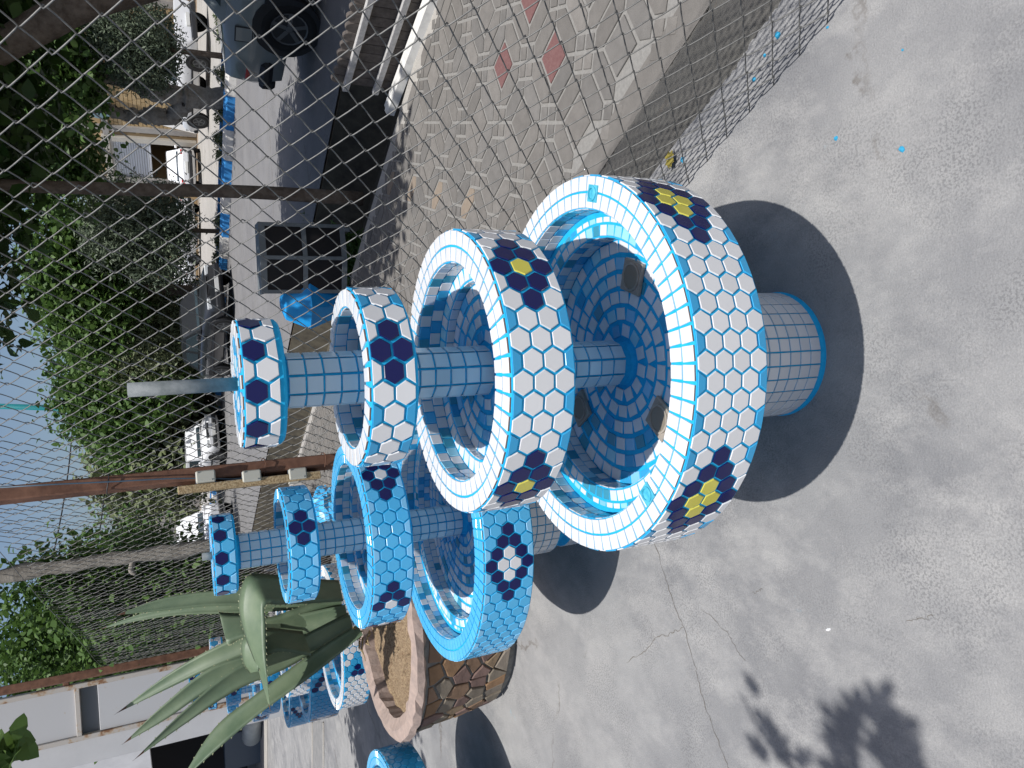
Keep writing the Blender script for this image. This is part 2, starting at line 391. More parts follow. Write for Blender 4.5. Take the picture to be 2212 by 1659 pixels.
        for i in range(nrow):
            r0 = colr+.008+dr*i; zc = zf + (prevz-zf)*((r0+dr/2-colr*.9)/(prevr-colr*.9))
            n = max(7, round(2*math.pi*(r0+dr*.5)/.045)); ring(r0+.004, r0+dr-.003, zc, n, 'mosaic_tile', lambda k: mos(), slope=sl_, off=random.random())
    def flush(s): place_tiles(s.tiles, Matrix.Translation(s.C), s.cap)
def place_tiles(tiles, base, cap):
    by = {}
    for name, part, me, M4 in tiles:
        W = base @ M4; p = W.translation; nrm = W.to_3x3() @ Vector((0,0,1)); v = CP-p
        x, y, d = pix(p); face = nrm.dot(v.normalized())
        if face > .02 and -10 < x < 2222 and -10 < y < 1669 and d > 0: by.setdefault(name, []).append((face/(d*d), part, me, M4))
        else: by.setdefault(name, []).append((-1, part, me, M4))
    for name, L in by.items():
        L.sort(key=lambda a: -a[0]); rest = {}
        for i, (sc, part, me, M4) in enumerate(L):
            if i < cap and sc > 0: obj(name, me, part, M4=M4)
            else: rest.setdefault(part.name, (part, []))[1].append((me, M4))
        for pn, (part, items) in rest.items():
            b = MB(); mats = []
            for me, M4 in items:
                o = len(b.v); b.v += [tuple(M4 @ v.co) for v in me.vertices]
                for f in me.polygons:
                    m = me.materials[f.material_index]
                    if m not in mats: mats.append(m)
                    b.f.append(tuple(i+o for i in f.vertices)); b.mi.append(mats.index(m)); b.sm.append(False)
            stuff(b.build(name+'s', mats, part))
def flower_pal(base, ring_, heart, half, halfin, per, rows4):
    # colour of each column (top to bottom) and of its half tiles; flowers repeat every per[tier] columns
    def f(idx, k, cols):
        n = rows4[idx]
        if n == 1.5: return ([ring_] if k % 2 == 0 else [base]), (base if base == 'W' else half)
        pk = per[idx]; d = k % pk; d = min(d, pk-d)
        if k > cols - (cols % pk) and cols % pk: d = 99
        even = [base]*n; odd = [base]*(n-1)
        if n == 4:
            if d == 0: return [ring_,heart,heart,ring_], half
            if d == 1: return [ring_,heart,ring_], halfin
            if d == 2: return [base,ring_,ring_,base], half
            if d == 3: return [base,ring_,base], half
        if n == 3:
            if d == 0: return [ring_,heart,ring_], half
            if d == 1: return [ring_,ring_], halfin
            if d == 2: return [base,ring_,base], half
        if n == 2:
            if d == 0: return [ring_,ring_], half
            if d == 1: return [ring_], halfin
        return (even if k % 2 == 0 else odd), half
    return f
ROWS = [4, 3, 2, 1.5]
F1T = [dict(R=.465, zt=.680, zb=.490, rin=.388, rows=4, cols=72, phi=-42.5, rimn=74, inner=[(.388,.610),(.322,.606),(.322,.545)], zf=.535),
       dict(R=.327, zt=1.016, zb=.868, rin=.255, rows=3, cols=48, phi=-51.5, rimn=52, inner=[(.255,.955),(.215,.952),(.215,.93)], zf=.925),
       dict(R=.195, zt=1.258, zb=1.159, rin=.155, rows=2, cols=28, phi=13.75, rimn=30, rimrows=1, inner=[(.155,1.20)], zf=1.19),
       dict(R=.132, zt=1.488, zb=1.405, rin=.05, rows=1.5, cols=20, phi=-8.7, rimn=20, mg=(.003,.012))]
f1 = Fountain('mosaic_fountain', 'large white tiled four tier fountain with yellow and navy flowers, nearest in the yard', (.037,1.586), F1T,
    flower_pal('W','N','Y','B','W',[18,12,14,2],ROWS), dict(R=.176, rows=14, cols=30), .055, cap=300, pipe=(.0142,1.688))
F2T = [dict(R=.548, zt=.674, zb=.478, rin=.465, rows=4, cols=84, phi=-8.1, rimn=88, inner=[(.465,.61),(.40,.606),(.40,.55)], zf=.54),
       dict(R=.356, zt=1.017, zb=.866, rin=.285, rows=3, cols=52, phi=-37.5, rimn=58, inner=[(.285,.955),(.245,.952),(.245,.93)], zf=.925),
       dict(R=.215, zt=1.277, zb=1.172, rin=.175, rows=2, cols=32, phi=25.5, rimn=34, rimrows=1, inner=[(.175,1.215)], zf=1.205),
       dict(R=.143, zt=1.521, zb=1.442, rin=.05, rows=1.5, cols=22, phi=5.0, rimn=22, mg=(.003,.006))]
f2 = Fountain('mosaic_fountain', 'sky blue tiled four tier fountain with navy and white flowers, left behind the white one', (-.555,2.858), F2T,
    flower_pal('S','N','W','L','L',[28,12,16,2],ROWS), dict(R=.195, rows=12, cols=32, groove=True, zs=.17), .062, cap=300, rimcol='S', pipe=(.0142,1.555))
#@@STAGE2@@
# ------------------------------------------------------------------ fountains standing farther back
def far_tiers(R1, R2, R3, R4, zs, phi, rows1=4):
    def cn(R): return 2*round(2*math.pi*R/.0418/2)
    t = [dict(R=R1, zt=zs[0][0], zb=zs[0][1], rin=R1-.078, rows=rows1, cols=cn(R1), phi=phi[0], rimn=round(R1*158), inner=[(R1-.078, zs[0][0]-.07), (R1-.14, zs[0][0]-.074), (R1-.14, zs[0][0]-.13)], zf=zs[0][0]-.14),
         dict(R=R2, zt=zs[1][0], zb=zs[1][1], rin=R2-.07, rows=3, cols=cn(R2), phi=phi[1], rimn=round(R2*158), inner=[(R2-.07, zs[1][0]-.06)], zf=zs[1][0]-.08),
         dict(R=R3, zt=zs[2][0], zb=zs[2][1], rin=R3-.04, rows=2, cols=cn(R3), phi=phi[2], rimn=round(R3*158), rimrows=1, inner=[(R3-.04, zs[2][0]-.055)], zf=zs[2][0]-.065),
         dict(R=R4, zt=zs[3][0], zb=zs[3][1], rin=.05, rows=1.5, cols=cn(R4), phi=phi[3], rimn=22, mg=(.003,.008))]
    return t
ZS = [(.68,.488),(1.016,.868),(1.262,1.162),(1.50,1.418)]
f3 = Fountain('mosaic_fountain', 'white tiled fountain with blue and navy medallion, standing behind the agave planter', (-1.80,5.52),
    far_tiers(.52,.36,.22,.143,ZS,(-14,10,0,0)), flower_pal('W','B','N','B','B',[30,14,16,2],ROWS), dict(R=.19, rows=12, cols=32), .06, cap=220)
f4 = Fountain('mosaic_fountain', 'deep blue tiled fountain with navy and white flowers, behind the agave leaves by the gate', (-2.50,7.12),
    far_tiers(.55,.40,.25,.15,[(.69,.425),(1.09,.93),(1.36,1.25),(1.66,1.57)],(-10,-12,10,4)), flower_pal('D','N','W','B','B',[36,16,18,2],ROWS), dict(R=.19, rows=10, cols=32), .06, cap=200, rimcol='S')
f5 = Fountain('mosaic_fountain', 'pale blue tiled fountain farthest back beside the rusty white gate', (-3.05,8.25),
    far_tiers(.50,.36,.22,.143,[(.74,.55),(1.08,.93),(1.32,1.22),(1.5,1.42)],(0,0,0,0)), flower_pal('B','N','W','L','W',[24,12,14,2],ROWS), dict(R=.19, rows=10, cols=32), .06, cap=150, rimcol='S')
f6 = Fountain('mosaic_fountain', 'blue rimmed fountain cut off by the picture edge left of the stone planter', (-2.575,4.0),
    far_tiers(.53,.36,.22,.143,ZS,(30,0,0,0)), flower_pal('B','N','W','L','L',[24,12,14,2],ROWS), dict(R=.19, rows=10, cols=32), .06, cap=150, rimcol='S')
# threaded sockets on the big rim, light wells in the big bowl
M_SOCK = mat('painted_socket', (.03,.30,.42), .35, .5, col2=(.10,.45,.60), scale=40)
M_WELL = mat('light_well', (.25,.22,.185), .6, .3, col2=(.33,.285,.235), scale=50, bump=.001)
M_DARKG = mat('dark_glass', (.012,.013,.016), .12, .6)
rim_part = [c for c in f1.root.children if c.name.startswith('basin')][0]
for px in ((1398,1068), (1280,418)):
    p = gz(*px, .684) - f1.C; b = MB(); b.lathe([(.0175,-.004),(.0175,.004),(.0125,.005),(.0118,-.001),(.0124,-.004),(.0112,-.007),(.0118,-.010),(.0106,-.013),(0.001,-.014)], 20); b.prism([(-.02,-.02),(.02,-.02),(.02,.02),(-.02,.02)], -.006, .0012)
    b.f = [f for f in b.f]; b.build('threaded_socket', M_SOCK, rim_part, loc=p, rz=math.atan2(p.y, p.x))
for px in ((1253,882), (1425,905), (1365,598)):
    p = gz(*px, .552) - f1.C; b = MB(); b.prism([(-.04,-.04),(.04,-.04),(.04,.04),(-.04,.04)], -.006, .003, 0, None, .001); b.lathe([(.036,.003),(.036,.0065),(.031,.0065),(.030,.0035)], 28)
    b.lathe([(.030,.004),(.012,.0045),(.0005,.0045)], 28, mi=1); b.build('light_well', [M_WELL, mat('well_lens', (.20,.17,.13), .35, .4)], rim_part, loc=p, rz=math.atan2(p.y, p.x))
# ------------------------------------------------------------------ pavement beyond the fence, piece by piece
side = struct(MB().add([ST(-6,1.80,.0), ST(-6,4.0,.0), ST(30,4.0,.0), ST(30,1.80,.0), ST(30,4.0,-.5), ST(-6,4.0,-.5)], [(0,1,2,3),(1,5,4,2)]).build('sidewalk', M_JOINT))
PV = [mat('paver_%d' % i, c, .9, .25, col2=tuple(k*1.22 for k in c), scale=14, vary=.13, bump=.0012, bscale=160) for i, c in enumerate([(.132,.123,.113), (.142,.132,.121), (.126,.119,.111)])]
PV_RED = mat('paver_red', (.135,.066,.064), .9, .2, col2=(.165,.09,.085), scale=70, bump=.001); PV_TAN = mat('paver_tan', (.20,.16,.125), .9, .2, col2=(.23,.19,.15), scale=40)
a = .386; items = []
def pv_mesh(kind, m):
    if kind == 'sq': q = .0765; poly = [(-q,-q),(q,-q),(q,q),(-q,q)]
    elif kind == 'hex': poly = [(-.083,.0085),(.083,.0085),(.127,.0535),(.083,.0985),(-.083,.0985),(-.127,.0535)]
    else: q = .0285; poly = [(0,-q*1.414),(q*1.414,0),(0,q*1.414),(-q*1.414,0)]
    return tile_mesh('pv'+kind, poly, .007, .002, m)
Mst = Matrix(((E2.x,E1.x,0,0),(E2.y,E1.y,0,0),(0,0,1,0),(0,0,0,1)))
def addp(kind, s, t, rot, name, m):
    if t < 1.86 or t > 3.95: return
    items.append((name, side, pv_mesh(kind, m), Mst @ Matrix.Translation((t, s, -.001+rng.normal()*.0008)) @ Matrix.Rotation(rot+rng.normal()*.006, 4, 'Z')))
rp = to_st(gz(1140,8)); red = {(0,0), (-1,-1), (int(math.floor((rp[0]-2.472)/.386))+1, int(math.floor((rp[1]-3.061)/.386))+1)}
for i in range(-6, 22):
    for j in range(-4, 4):
        s0, t0 = 2.472+a*i, 3.061+a*j; cs_, ct_ = s0-a/2, t0-a/2
        m = PV_RED if (i,j) in red else random.choice(PV); tan = (i-j) in (3,) and j > -2
        addp('sq', cs_, ct_, 0, 'paving_square', m)
        for k in range(4):
            off = Matrix.Rotation(k*math.pi/2, 4, 'Z') @ Vector((0, -a/2, 0))
            hx, hy = ct_+off.x, cs_+off.y
            if 1.93 < hx < 3.90: items.append(('paving_hexagon', side, pv_mesh('hex', PV_TAN if (tan and k == 1) else random.choice(PV)), Mst @ Matrix.Translation((hx, hy, -.001+rng.normal()*.0008)) @ Matrix.Rotation(k*math.pi/2, 4, 'Z')))
        for dx, dy in ((.0535,0),(-.0535,0),(0,.0535),(0,-.0535)): addp('sm', s0+dy, t0+dx, 0, 'paving_diamond', random.choice(PV))
place_tiles(items, Matrix.Identity(4), 300)
strip('pavement_border', 1.80, 1.925, .004, PV[0])
b = MB(); b.add([ST(-6,3.86,.004), ST(-6,4.02,.004), ST(30,4.02,.004), ST(30,3.86,.004), ST(-6,4.02,-.3), ST(30,4.02,-.3)], [(0,1,2,3),(1,4,5,2)]); struct(b.build('ditch_edge', M_LANE))
# ------------------------------------------------------------------ chain link fence
M_WIRE = mat('galvanised_wire', (.19,.185,.175), .55, .4, .25, col2=(.13,.127,.12), scale=60)
M_RUST = mat('rusty_steel', (.105,.05,.032), .75, .35, .15, col2=(.19,.095,.06), scale=16, bump=.0015)
fence = thing('chain_link_fence', 'galvanised chain link fence with rusty posts between yard and pavement', 'fence', (0,0,0))
DS, DZ, ZT = .0529, .0977, 2.53
def wire_mesh(phase):
    P = []; n = int(ZT/(DZ/2))
    for i in range(n+1):
        z = .03 + (i + phase)*DZ/2; right = (i % 2 == 0)
        sx = DS+.0028 if right else -.0028
        P.append((0, sx, z)); sg = .0036 if right else -.0036
        nx = -.0028 if right else DS+.0028
        for k, q in ((.12,.8),(.5,1),(.88,.8)): P.append((sg*q, sx+(nx-sx)*k, z+DZ/2*k + (.004 if k == .5 else 0)*0))
    P = P[:-3]
    tail = [(.004*math.cos(k*1.5), P[0][1]+.004*math.sin(k*1.5), .03+phase*DZ/2-.006*k) for k in range(4, -1, -1)] if phase == 0 else []
    return MB().tube(tail + P, .0019, 5, caps=True).mesh('wire', M_WIRE)
WA, WB = wire_mesh(0), wire_mesh(1)
s_ref = 1.059
k0, k1 = int((.42-s_ref)/DS), int((9.56-s_ref)/DS)
for k in range(k0, k1+1):
    even = (k % 2 == 0); zsh = (1.404-.03) % DZ
    o = obj('wire', WB if even else WA, fence, ST(s_ref+k*DS, T_FENCE + .010*math.sin(k*.13)+.004*math.sin(k*.41), zsh-.055+.006*math.sin(k*.09)+rng.normal()*.0016), ST_ANG)
    o.rotation_euler = (0, R_(.35*math.sin(k*.11)+.12*rng.normal()), ST_ANG)
sag = [ST(s, T_FENCE, ZT+.02-.012*math.sin((s % 3.0)/3.0*math.pi)) for s in np.linspace(.3, 9.6, 60)]
MB().tube(sag, .002, 5).build('tension_wire', M_WIRE, fence)
for s, hgt, wdt in ((3.65, 3.3, .068), (9.62, 5.2, .085)):
    MB().bbox((0,0,hgt/2-.05), (wdt,wdt,hgt+.1), .006).build('post', M_RUST, fence, ST(s, T_FENCE-.043, 0), ST_ANG)
M_BAND = mat('black_tape', (.03,.03,.033), .5, .4)
for v in (232, 570, 700): 
    z = atY(v, 1010, 3.87).z; MB().tube([ST(3.65,T_FENCE-.043,z)+Vector((math.cos(k)*.052, math.sin(k)*.052, .006*math.sin(2*k))) for k in np.linspace(0, 6.6, 16)], .0025, 5).build('binding_wire', M_RUST if v > 300 else M_BAND, fence)
# board and boxes on the post
M_OSB = mat('chipboard', (.20,.135,.07), .9, .2, col2=(.42,.32,.19), scale=110, bump=.003, lo=.4, hi=.6)
pb = ST(3.65, T_FENCE-.043) + Vector((-.062, -.02, 0)); z0, z1 = atY(688,1005,3.84).z, atY(381,1010,3.84).z
osb = tag(MB().bbox((0,0,0), (.038,.13,z1-z0), .003).build('board', M_OSB, None, (pb.x, pb.y, (z0+z1)/2), R_(8)), 'upright chipboard strip wired to the rusty fence post', 'board')
M_BOXM = mat('beige_plastic', (.40,.39,.335), .5, .4, vary=.04); M_SEAM = mat('box_seam', (.10,.12,.16), .5, .4)
for v, y, lab in ((444,1032,'topmost of three beige junction boxes beside the fence post'), (543,1031,'middle one of three beige junction boxes, with open bottom'), (642,1026,'lowest of three beige junction boxes beside the fence post')):
    p = atY(v, y, 3.82); t = thing('junction_box', lab, 'electrical box', p, R_(20), 'junction boxes on the post')
    MB().bbox((0,0,0), (.058,.075,.088), .006).build('body', M_BOXM, t)
    MB().bbox((0,-.004,0), (.0595,.014,.0895), .001).build('seam', M_SEAM, t)
    for q in (-1,1): MB().lathe([(.004,0),(.004,.003),(.0005,.003)], 8).build('screw', M_PIPE, t, (q*.02,-.0375,.03*q))
    MB().bbox((-.034,.012,.02), (.010,.03,.05), .003).build('lid', M_BOXM, t)
cab = [atY(0,1053,3.80), atY(120,1046,3.8), atY(250,1040,3.8), atY(360,1034,3.8), atY(428,1033,3.82), atY(500,1035,3.83), atY(543,1031,3.84), atY(600,1030,3.84), atY(642,1026,3.84)]
tag(MB().tube(cab, .0035, 6).build('cable', mat('cable_blue_grey', (.05,.09,.13), .5, .4)), 'thin dark cable hanging down the post into the boxes', 'cable')
# ------------------------------------------------------------------ timber barrier, bin, blue tubs
M_WOOD = mat('weathered_wood', (.075,.064,.057), .85, .25, col2=(.125,.108,.097), scale=22, bump=.002, vary=.12); M_GREYW = mat('pale_batten', (.33,.32,.31), .85, .2, col2=(.46,.45,.44), scale=40, bump=.002)
bar = thing('timber_barrier', 'low barrier of dark scalloped boards with pale battens beside the ditch', 'barrier', (0,0,0))
B0, B1 = Vector((2.20,5.14,0)), Vector((2.80,3.05,0)); bd = (B1-B0).normalized(); bn = Vector((-bd.y, bd.x, 0)); L = (B1-B0).length; ang = math.atan2(bd.y, bd.x)
nb = int(L/.083)
for i in range(nb):
    hgt = .47+rng.normal()*.006; wv = .039; poly = [(-wv,.03),(wv,.03)] + [(wv*math.cos(q), hgt-.045+.05*math.sin(q)) for q in np.linspace(0, math.pi, 8)]
    m4 = Matrix.Translation(B0+bd*(.05+.083*i)+bn*.05) @ Matrix.Rotation(ang, 4, 'Z') @ Matrix.Rotation(math.pi/2, 4, 'X')
    MB().prism(poly, -.012, .012, 0, m4, .003).build('board', M_WOOD, bar)
for z in (.37, .15): MB().bbox((L/2-.03,.017,z), (L,.035,.045), .004).build('batten', M_GREYW, bar, B0, ang)
MB().bbox((.05,.09,.33), (.05,.06,.16), .004).build('bracket', M_GREYW, bar, B0, ang)
M_WHITE_P = mat('worn_white_paint', (.62,.61,.58), .6, .4, col2=(.45,.44,.42), scale=9, bump=.001, lo=.5, hi=.75)
beam = MB(); 
beam.prism([(-.055,.0),(.055,.0),(.055,.05),(.035,.062),(.012,.058),(-.012,.066),(-.045,.055)], 0, 2.3, 0, Matrix.Translation(B0-bn*.04-bd*.12) @ Matrix.Rotation(ang, 4, 'Z') @ Matrix(((0,0,1,0),(1,0,0,0),(0,1,0,0),(0,0,0,1))))
tag(beam.build('beam', M_WHITE_P), 'long white painted beam lying along the foot of the timber barrier', 'beam')
M_STEEL = mat('dull_steel', (.15,.165,.17), .5, .4, .2, col2=(.21,.225,.23), scale=8); M_BLACKP = mat('dark_bin_panel', (.010,.010,.012), .5, .3, col2=(.022,.018,.017), scale=4)
bc = gz(760,562,.04); binn = thing('litter_bin', 'steel framed litter bin with dark panels and folded front at the pavement edge', 'bin', (bc.x+.05, bc.y+.22, 0), R_(-6))
BW, BH, BD = .31, .84, .22
plan = [(-BW,.0),(0,-.075),(BW,.0),(BW,BD),(-BW,BD)]
MB().prism(plan, .06, BH-.02).build('body', M_BLACKP, binn)
for z, hh in ((BH-.03,.05),(.44,.045),(.075,.05)):
    for (p, q) in zip(plan[:2], plan[1:3]):
        c = ((p[0]+q[0])/2, (p[1]+q[1])/2-.006, z); MB().bbox(c, (math.dist(p,q)+.004,.014,hh), .003, math.atan2(q[1]-p[1], q[0]-p[0])).build('rail', M_STEEL, binn)
for p in plan[:3]: MB().bbox((p[0], p[1]-.008, (BH+.06)/2), (.036,.016,BH-.09), .004).build('stile', M_STEEL, binn)
MB().prism([(-BW-.02,-.01),(0,-.09),(BW+.02,-.01),(BW+.02,BD+.02),(-BW-.02,BD+.02)], BH-.02, BH+.005, 0, None, .004).build('lid', M_STEEL, binn)
for x in (-BW+.03, BW-.03): MB().bbox((x,.1,.03), (.04,.26,.06), .006).build('foot', M_STEEL, binn)
for x in (-.2,-.08,.2):
    for z in (.28,.58): MB().lathe([(.007,0),(.006,.004),(.001,.006)], 8).build('rivet', M_STEEL, binn, (x, -.06+abs(x)*.24, z)).rotation_euler = (math.pi/2,0,0)
M_BLUEP = mat('blue_paint', (.006,.24,.60), .45, .5, col2=(.012,.30,.66), scale=12)
p = atY(735,690,7.15)
tub = MB(); rs = [(.10,0),(.27,.40),(.17,.62),(.05,.66)]
vsb = []; 
for r, z in rs: vsb += [(r*math.cos(R_(60*k+12)), r*.9*math.sin(R_(60*k+12)), z) for k in range(6)]
tub.add(vsb, [(i*6+k, i*6+(k+1) % 6, i*6+6+(k+1) % 6, i*6+6+k) for i in range(3) for k in range(6)] + [tuple(range(5,-1,-1)), tuple(range(18,24))])
tag(tub.build('painted_block', M_BLUEP, None, (p.x+.17, p.y, .0), 0), 'faceted bright blue painted block beside the litter bin', 'block')
bag = MB(); n1, n2 = 18, 12; pc = gz(738,1090,0)
for i in range(n2):
    for k in range(n1):
        th = math.pi*i/(n2-1); ph = 2*math.pi*k/n1; r = .22*(1+.22*math.sin(5*ph+3*th)+rng.normal()*.09); bag.v.append((r*math.sin(th)*math.cos(ph), r*math.sin(th)*math.sin(ph), .16-.17*math.cos(th)*(1+rng.normal()*.05)))
bag.f = [(i*n1+k, i*n1+(k+1) % n1, (i+1)*n1+(k+1) % n1, (i+1)*n1+k) for i in range(n2-1) for k in range(n1)]; bag.mi = [0]*len(bag.f); bag.sm = [False]*len(bag.f)
tag(bag.build('plastic_sack', mat('blue_plastic', (.03,.34,.68), .25, .6, col2=(.10,.45,.75), scale=6), None, pc), 'crumpled bright blue plastic sack on the ground behind the blue fountain', 'sack')
# ------------------------------------------------------------------ stone planter with agave
PC = Vector((-1.266, 4.212, 0)); PR, PRB, PH = .733, .63, .60
pl = thing('planter', 'round stone clad planter with pinkish rim and dry straw soil', 'planter', PC)
M_MORT = mat('planter_mortar', (.14,.135,.125), .95, .2, col2=(.22,.215,.20), scale=30, bump=.004)
M_RIMP = mat('pink_cement', (.36,.275,.235), .95, .2, col2=(.27,.215,.19), scale=24, bump=.006)
M_STRAW = mat('straw_soil', (.20,.135,.085), .95, .15, col2=(.38,.285,.18), scale=85, bump=.02, lo=.38, hi=.62)
MB().lathe([(PRB,0),(PRB+.012,.05),(PR-.03,PH-.05),(PR-.02,PH-.02)], 60).build('wall', M_MORT, pl)
rb = MB(); nn_ = 72
for j, (r, z) in enumerate([(PR-.03,PH-.06),(PR+.005,PH-.04),(PR,PH),(PR-.06,PH+.012),(PR-.12,PH-.01),(PR-.13,PH-.10)]):
    for k in range(nn_):
        q = 1+rng.normal()*.006; rb.v.append((r*q*math.cos(2*math.pi*k/nn_), r*q*math.sin(2*math.pi*k/nn_), z+rng.normal()*.004))
rb.f = [(i*nn_+k, i*nn_+(k+1) % nn_, (i+1)*nn_+(k+1) % nn_, (i+1)*nn_+k) for i in range(5) for k in range(nn_)]; rb.mi = [0]*len(rb.f); rb.sm = [False]*len(rb.f)
rb.build('rim', M_RIMP, pl)
sb = MB(); nr_, ns_ = 22, 60
for i in range(nr_+1):
    for k in range(ns_): r = (PR-.10)*i/nr_; sb.v.append((r*math.cos(2*math.pi*k/ns_), r*math.sin(2*math.pi*k/ns_), PH-.075+.03*(1-i/nr_)+rng.normal()*.007))
sb.f = [(i*ns_+k, i*ns_+(k+1) % ns_, (i+1)*ns_+(k+1) % ns_, (i+1)*ns_+k) for i in range(nr_) for k in range(ns_)]; sb.mi = [0]*len(sb.f); sb.sm = [False]*len(sb.f)
sb.build('soil', M_STRAW, pl)
def voronoi(pts, w, h, gap):
    cells = []
    for i, p in enumerate(pts):
        poly = [(0,0),(w,0),(w,h),(0,h)]
        for j, q in enumerate(pts):
            if i == j or math.dist(p, q) > .5: continue
            mx, my = (p[0]+q[0])/2, (p[1]+q[1])/2; nx, ny = q[0]-p[0], q[1]-p[1]; d_ = math.hypot(nx, ny); nx /= d_; ny /= d_
            mx -= nx*gap; my -= ny*gap; new = []
            for a_, b_ in zip(poly, poly[1:]+poly[:1]):
                da, db = (a_[0]-mx)*nx+(a_[1]-my)*ny, (b_[0]-mx)*nx+(b_[1]-my)*ny
                if da <= 0: new.append(a_)
                if da*db < 0: k = da/(da-db); new.append((a_[0]+(b_[0]-a_[0])*k, a_[1]+(b_[1]-a_[1])*k))
            poly = new
            if len(poly) < 3: break
        if len(poly) >= 3: cells.append(poly)
    return cells
STN = [mat('stone_%d' % i, c, .85, .3, col2=tuple(k*1.35 for k in c), scale=9, bump=.003, bscale=45, vary=.12) for i, c in enumerate([(.165,.105,.068),(.185,.112,.062),(.155,.13,.10),(.18,.152,.122),(.13,.085,.072),(.19,.135,.085)])]
W_ = 2*math.pi*.69; pts = []
while len(pts) < 250:
    c = (rng.random()*W_, .03+rng.random()*.42)
    if all(math.dist(c, q) > (.055+.05*rng.random()) for q in pts) or rng.random() < .012: pts.append(c)
for poly in voronoi(pts, W_, .47, .0065):
    cx = sum(q[0] for q in poly)/len(poly); cy = sum(q[1] for q in poly)/len(poly); phi = cx/.69
    rr = PRB+.012+(PR-.042-PRB)*(cy+.055)/PH; n = Vector((math.sin(phi),-math.cos(phi),0)); p = PC+n*rr
    if n.dot((CP-p).normalized()) < -.05: continue
    tilt = math.atan2(PR-PRB-.04, PH); nz = (n*math.cos(tilt)-Vector((0,0,math.sin(tilt)))).normalized(); tx = Vector((math.cos(phi),math.sin(phi),0)); up = nz.cross(tx)
    loc = [((q[0]-cx)*(1+rng.normal()*.03), (q[1]-cy)*(1+rng.normal()*.03)) for q in poly]
    MB().prism(loc, -.012, .008+.008*rng.random(), 0, None, .004).build('stone', random.choice(STN), pl).matrix_basis = frame(n*rr+Vector((0,0,cy+.055)), tx, up, nz) @ jit(.05)
M_AG = mat('agave_skin', (.090,.135,.080), .5, .45, col2=(.145,.19,.115), scale=5, bump=.001, trans=.06); M_AGT = mat('agave_spine', (.07,.035,.02), .6, .3); M_AGE = mat('agave_margin', (.24,.25,.15), .6, .3)
ag = thing('agave', 'big grey green agave with long spiny leaves, one folded over', 'plant', (PC.x, PC.y, PH-.06))
def catmull(P, n):
    P = [P[0]*2-P[1]] + P + [P[-1]*2-P[-2]]; out = []
    for i in range(1, len(P)-2):
        for k in range(n):
            t = k/n; p0, p1, p2, p3 = P[i-1:i+3]; out.append(.5*((2*p1)+(p2-p0)*t+(2*p0-5*p1+4*p2-p3)*t*t+(3*p1-p0-3*p2+p3)*t*t*t))
    return out + [P[-2]]
ORG = Vector((PC.x, PC.y, PH-.06))
def zpt(X, Y, D): return atY((240+X*1.2598)/1.8517, (1920+Y*1.2598)/1.8517, D)
def blade(stations, d0, d1, cup=.35, th=.010, tipcol=True, tilt=0.0):
    A = []; B = []; n = len(stations)
    for i, st in enumerate(stations):
        D = d0+(d1-d0)*i/(n-1)
        if isinstance(st[0], tuple): A.append(zpt(*st[0], D-tilt)); B.append(zpt(*st[1], D+tilt))
        else: A.append(zpt(*st, D)); B.append(zpt(st[0]+.8, st[1]+.8, D))
    A, B = catmull(A, 9), catmull(B, 9); N = len(A); b = MB(); edge = []
    for i in range(N):
        c = (A[i]+B[i])/2; hw = (A[i]-B[i]).length/2; vd = (c-CP).normalized(); u = i/(N-1); wob = .03*math.sin(i*.9)
        for k in (-1,-.6,-.25,.25,.6,1): b.v.append(tuple(c+(A[i]-B[i])*.5*k + vd*hw*cup*(1-k*k)*(1+wob) - ORG))
        for k in (.6,0,-.6): b.v.append(tuple(c+(A[i]-B[i])*.5*k + vd*(hw*cup*(1-k*k)+th*(1-.8*u)+.002) - ORG))
        edge.append((A[i], B[i]))
    for i in range(N-1):
        for k in range(9): b.f.append((i*9+k, i*9+(k+1) % 9, (i+1)*9+(k+1) % 9, (i+1)*9+k)); b.mi.append(1 if (tipcol and i > N-4) else 0); b.sm.append(True)
    lf = b.build('leaf', [M_AG, M_AGT], ag); sp = MB()
    for i in range(6, N-4, 2):
        for (p, q, nx) in ((edge[i][0], edge[i][1], edge[i+1][0]), (edge[i][1], edge[i][0], edge[i+1][1])):
            o_ = (p-q).normalized(); t_ = (nx-p).normalized(); L_ = .007+.003*rng.random(); sp.add([p-t_*.005-ORG, p+t_*.005-ORG, p+o_*L_+t_*.004-ORG, p+(p-CP).normalized()*.004-ORG], [(0,1,2),(1,3,2),(3,0,2)])
    stuff(sp.build('margin_spines', M_AGE, lf))
blade([((895,395),(890,330)),((700,405),(700,335)),((500,400),(500,350)),((330,415),(330,374)),(172,430)], 4.30, 4.45, .5)
blade([((895,402),(890,360)),((600,422),(600,380)),((400,428),(400,398)),((250,447),(250,427)),(118,476)], 4.40, 4.75, .5)
blade([((915,445),(905,395)),((700,515),(690,445)),((500,590),(500,526)),((340,664),(345,615)),(173,744)], 4.25, 4.70, .35)
blade([((925,458),(915,420)),((700,592),(700,525)),((500,655),(490,590)),((330,764),(335,708)),(196,840)], 4.18, 4.35, .4)
blade([((930,468),(920,428)),((730,592),(720,520)),((560,668),(550,600)),((390,780),(392,733)),(230,892)], 4.12, 4.10, .4)
blade([((962,492),(945,458)),((800,622),(790,556)),((640,738),(625,678)),((500,855),(490,788)),(375,965)], 4.02, 4.10, .35, tilt=.05)
blade([((905,470),(890,365)),((780,520),(770,400)),((690,520),(685,430)),((600,490),(600,450)),(560,470)], 4.30, 4.34, .25)
blade([((700,520),(700,440)),((620,505),(620,430)),((580,502),(585,424)),((540,522),(512,420)),((528,515),(503,412))], 4.30, 4.36, .12, tipcol=False, tilt=.05)
blade([((800,560),(770,480)),((700,545),(640,470)),((650,565),(580,505)),((634,600),(580,575)),((634,606),(602,613))], 4.02, 4.04, .15, tipcol=False, tilt=.07)
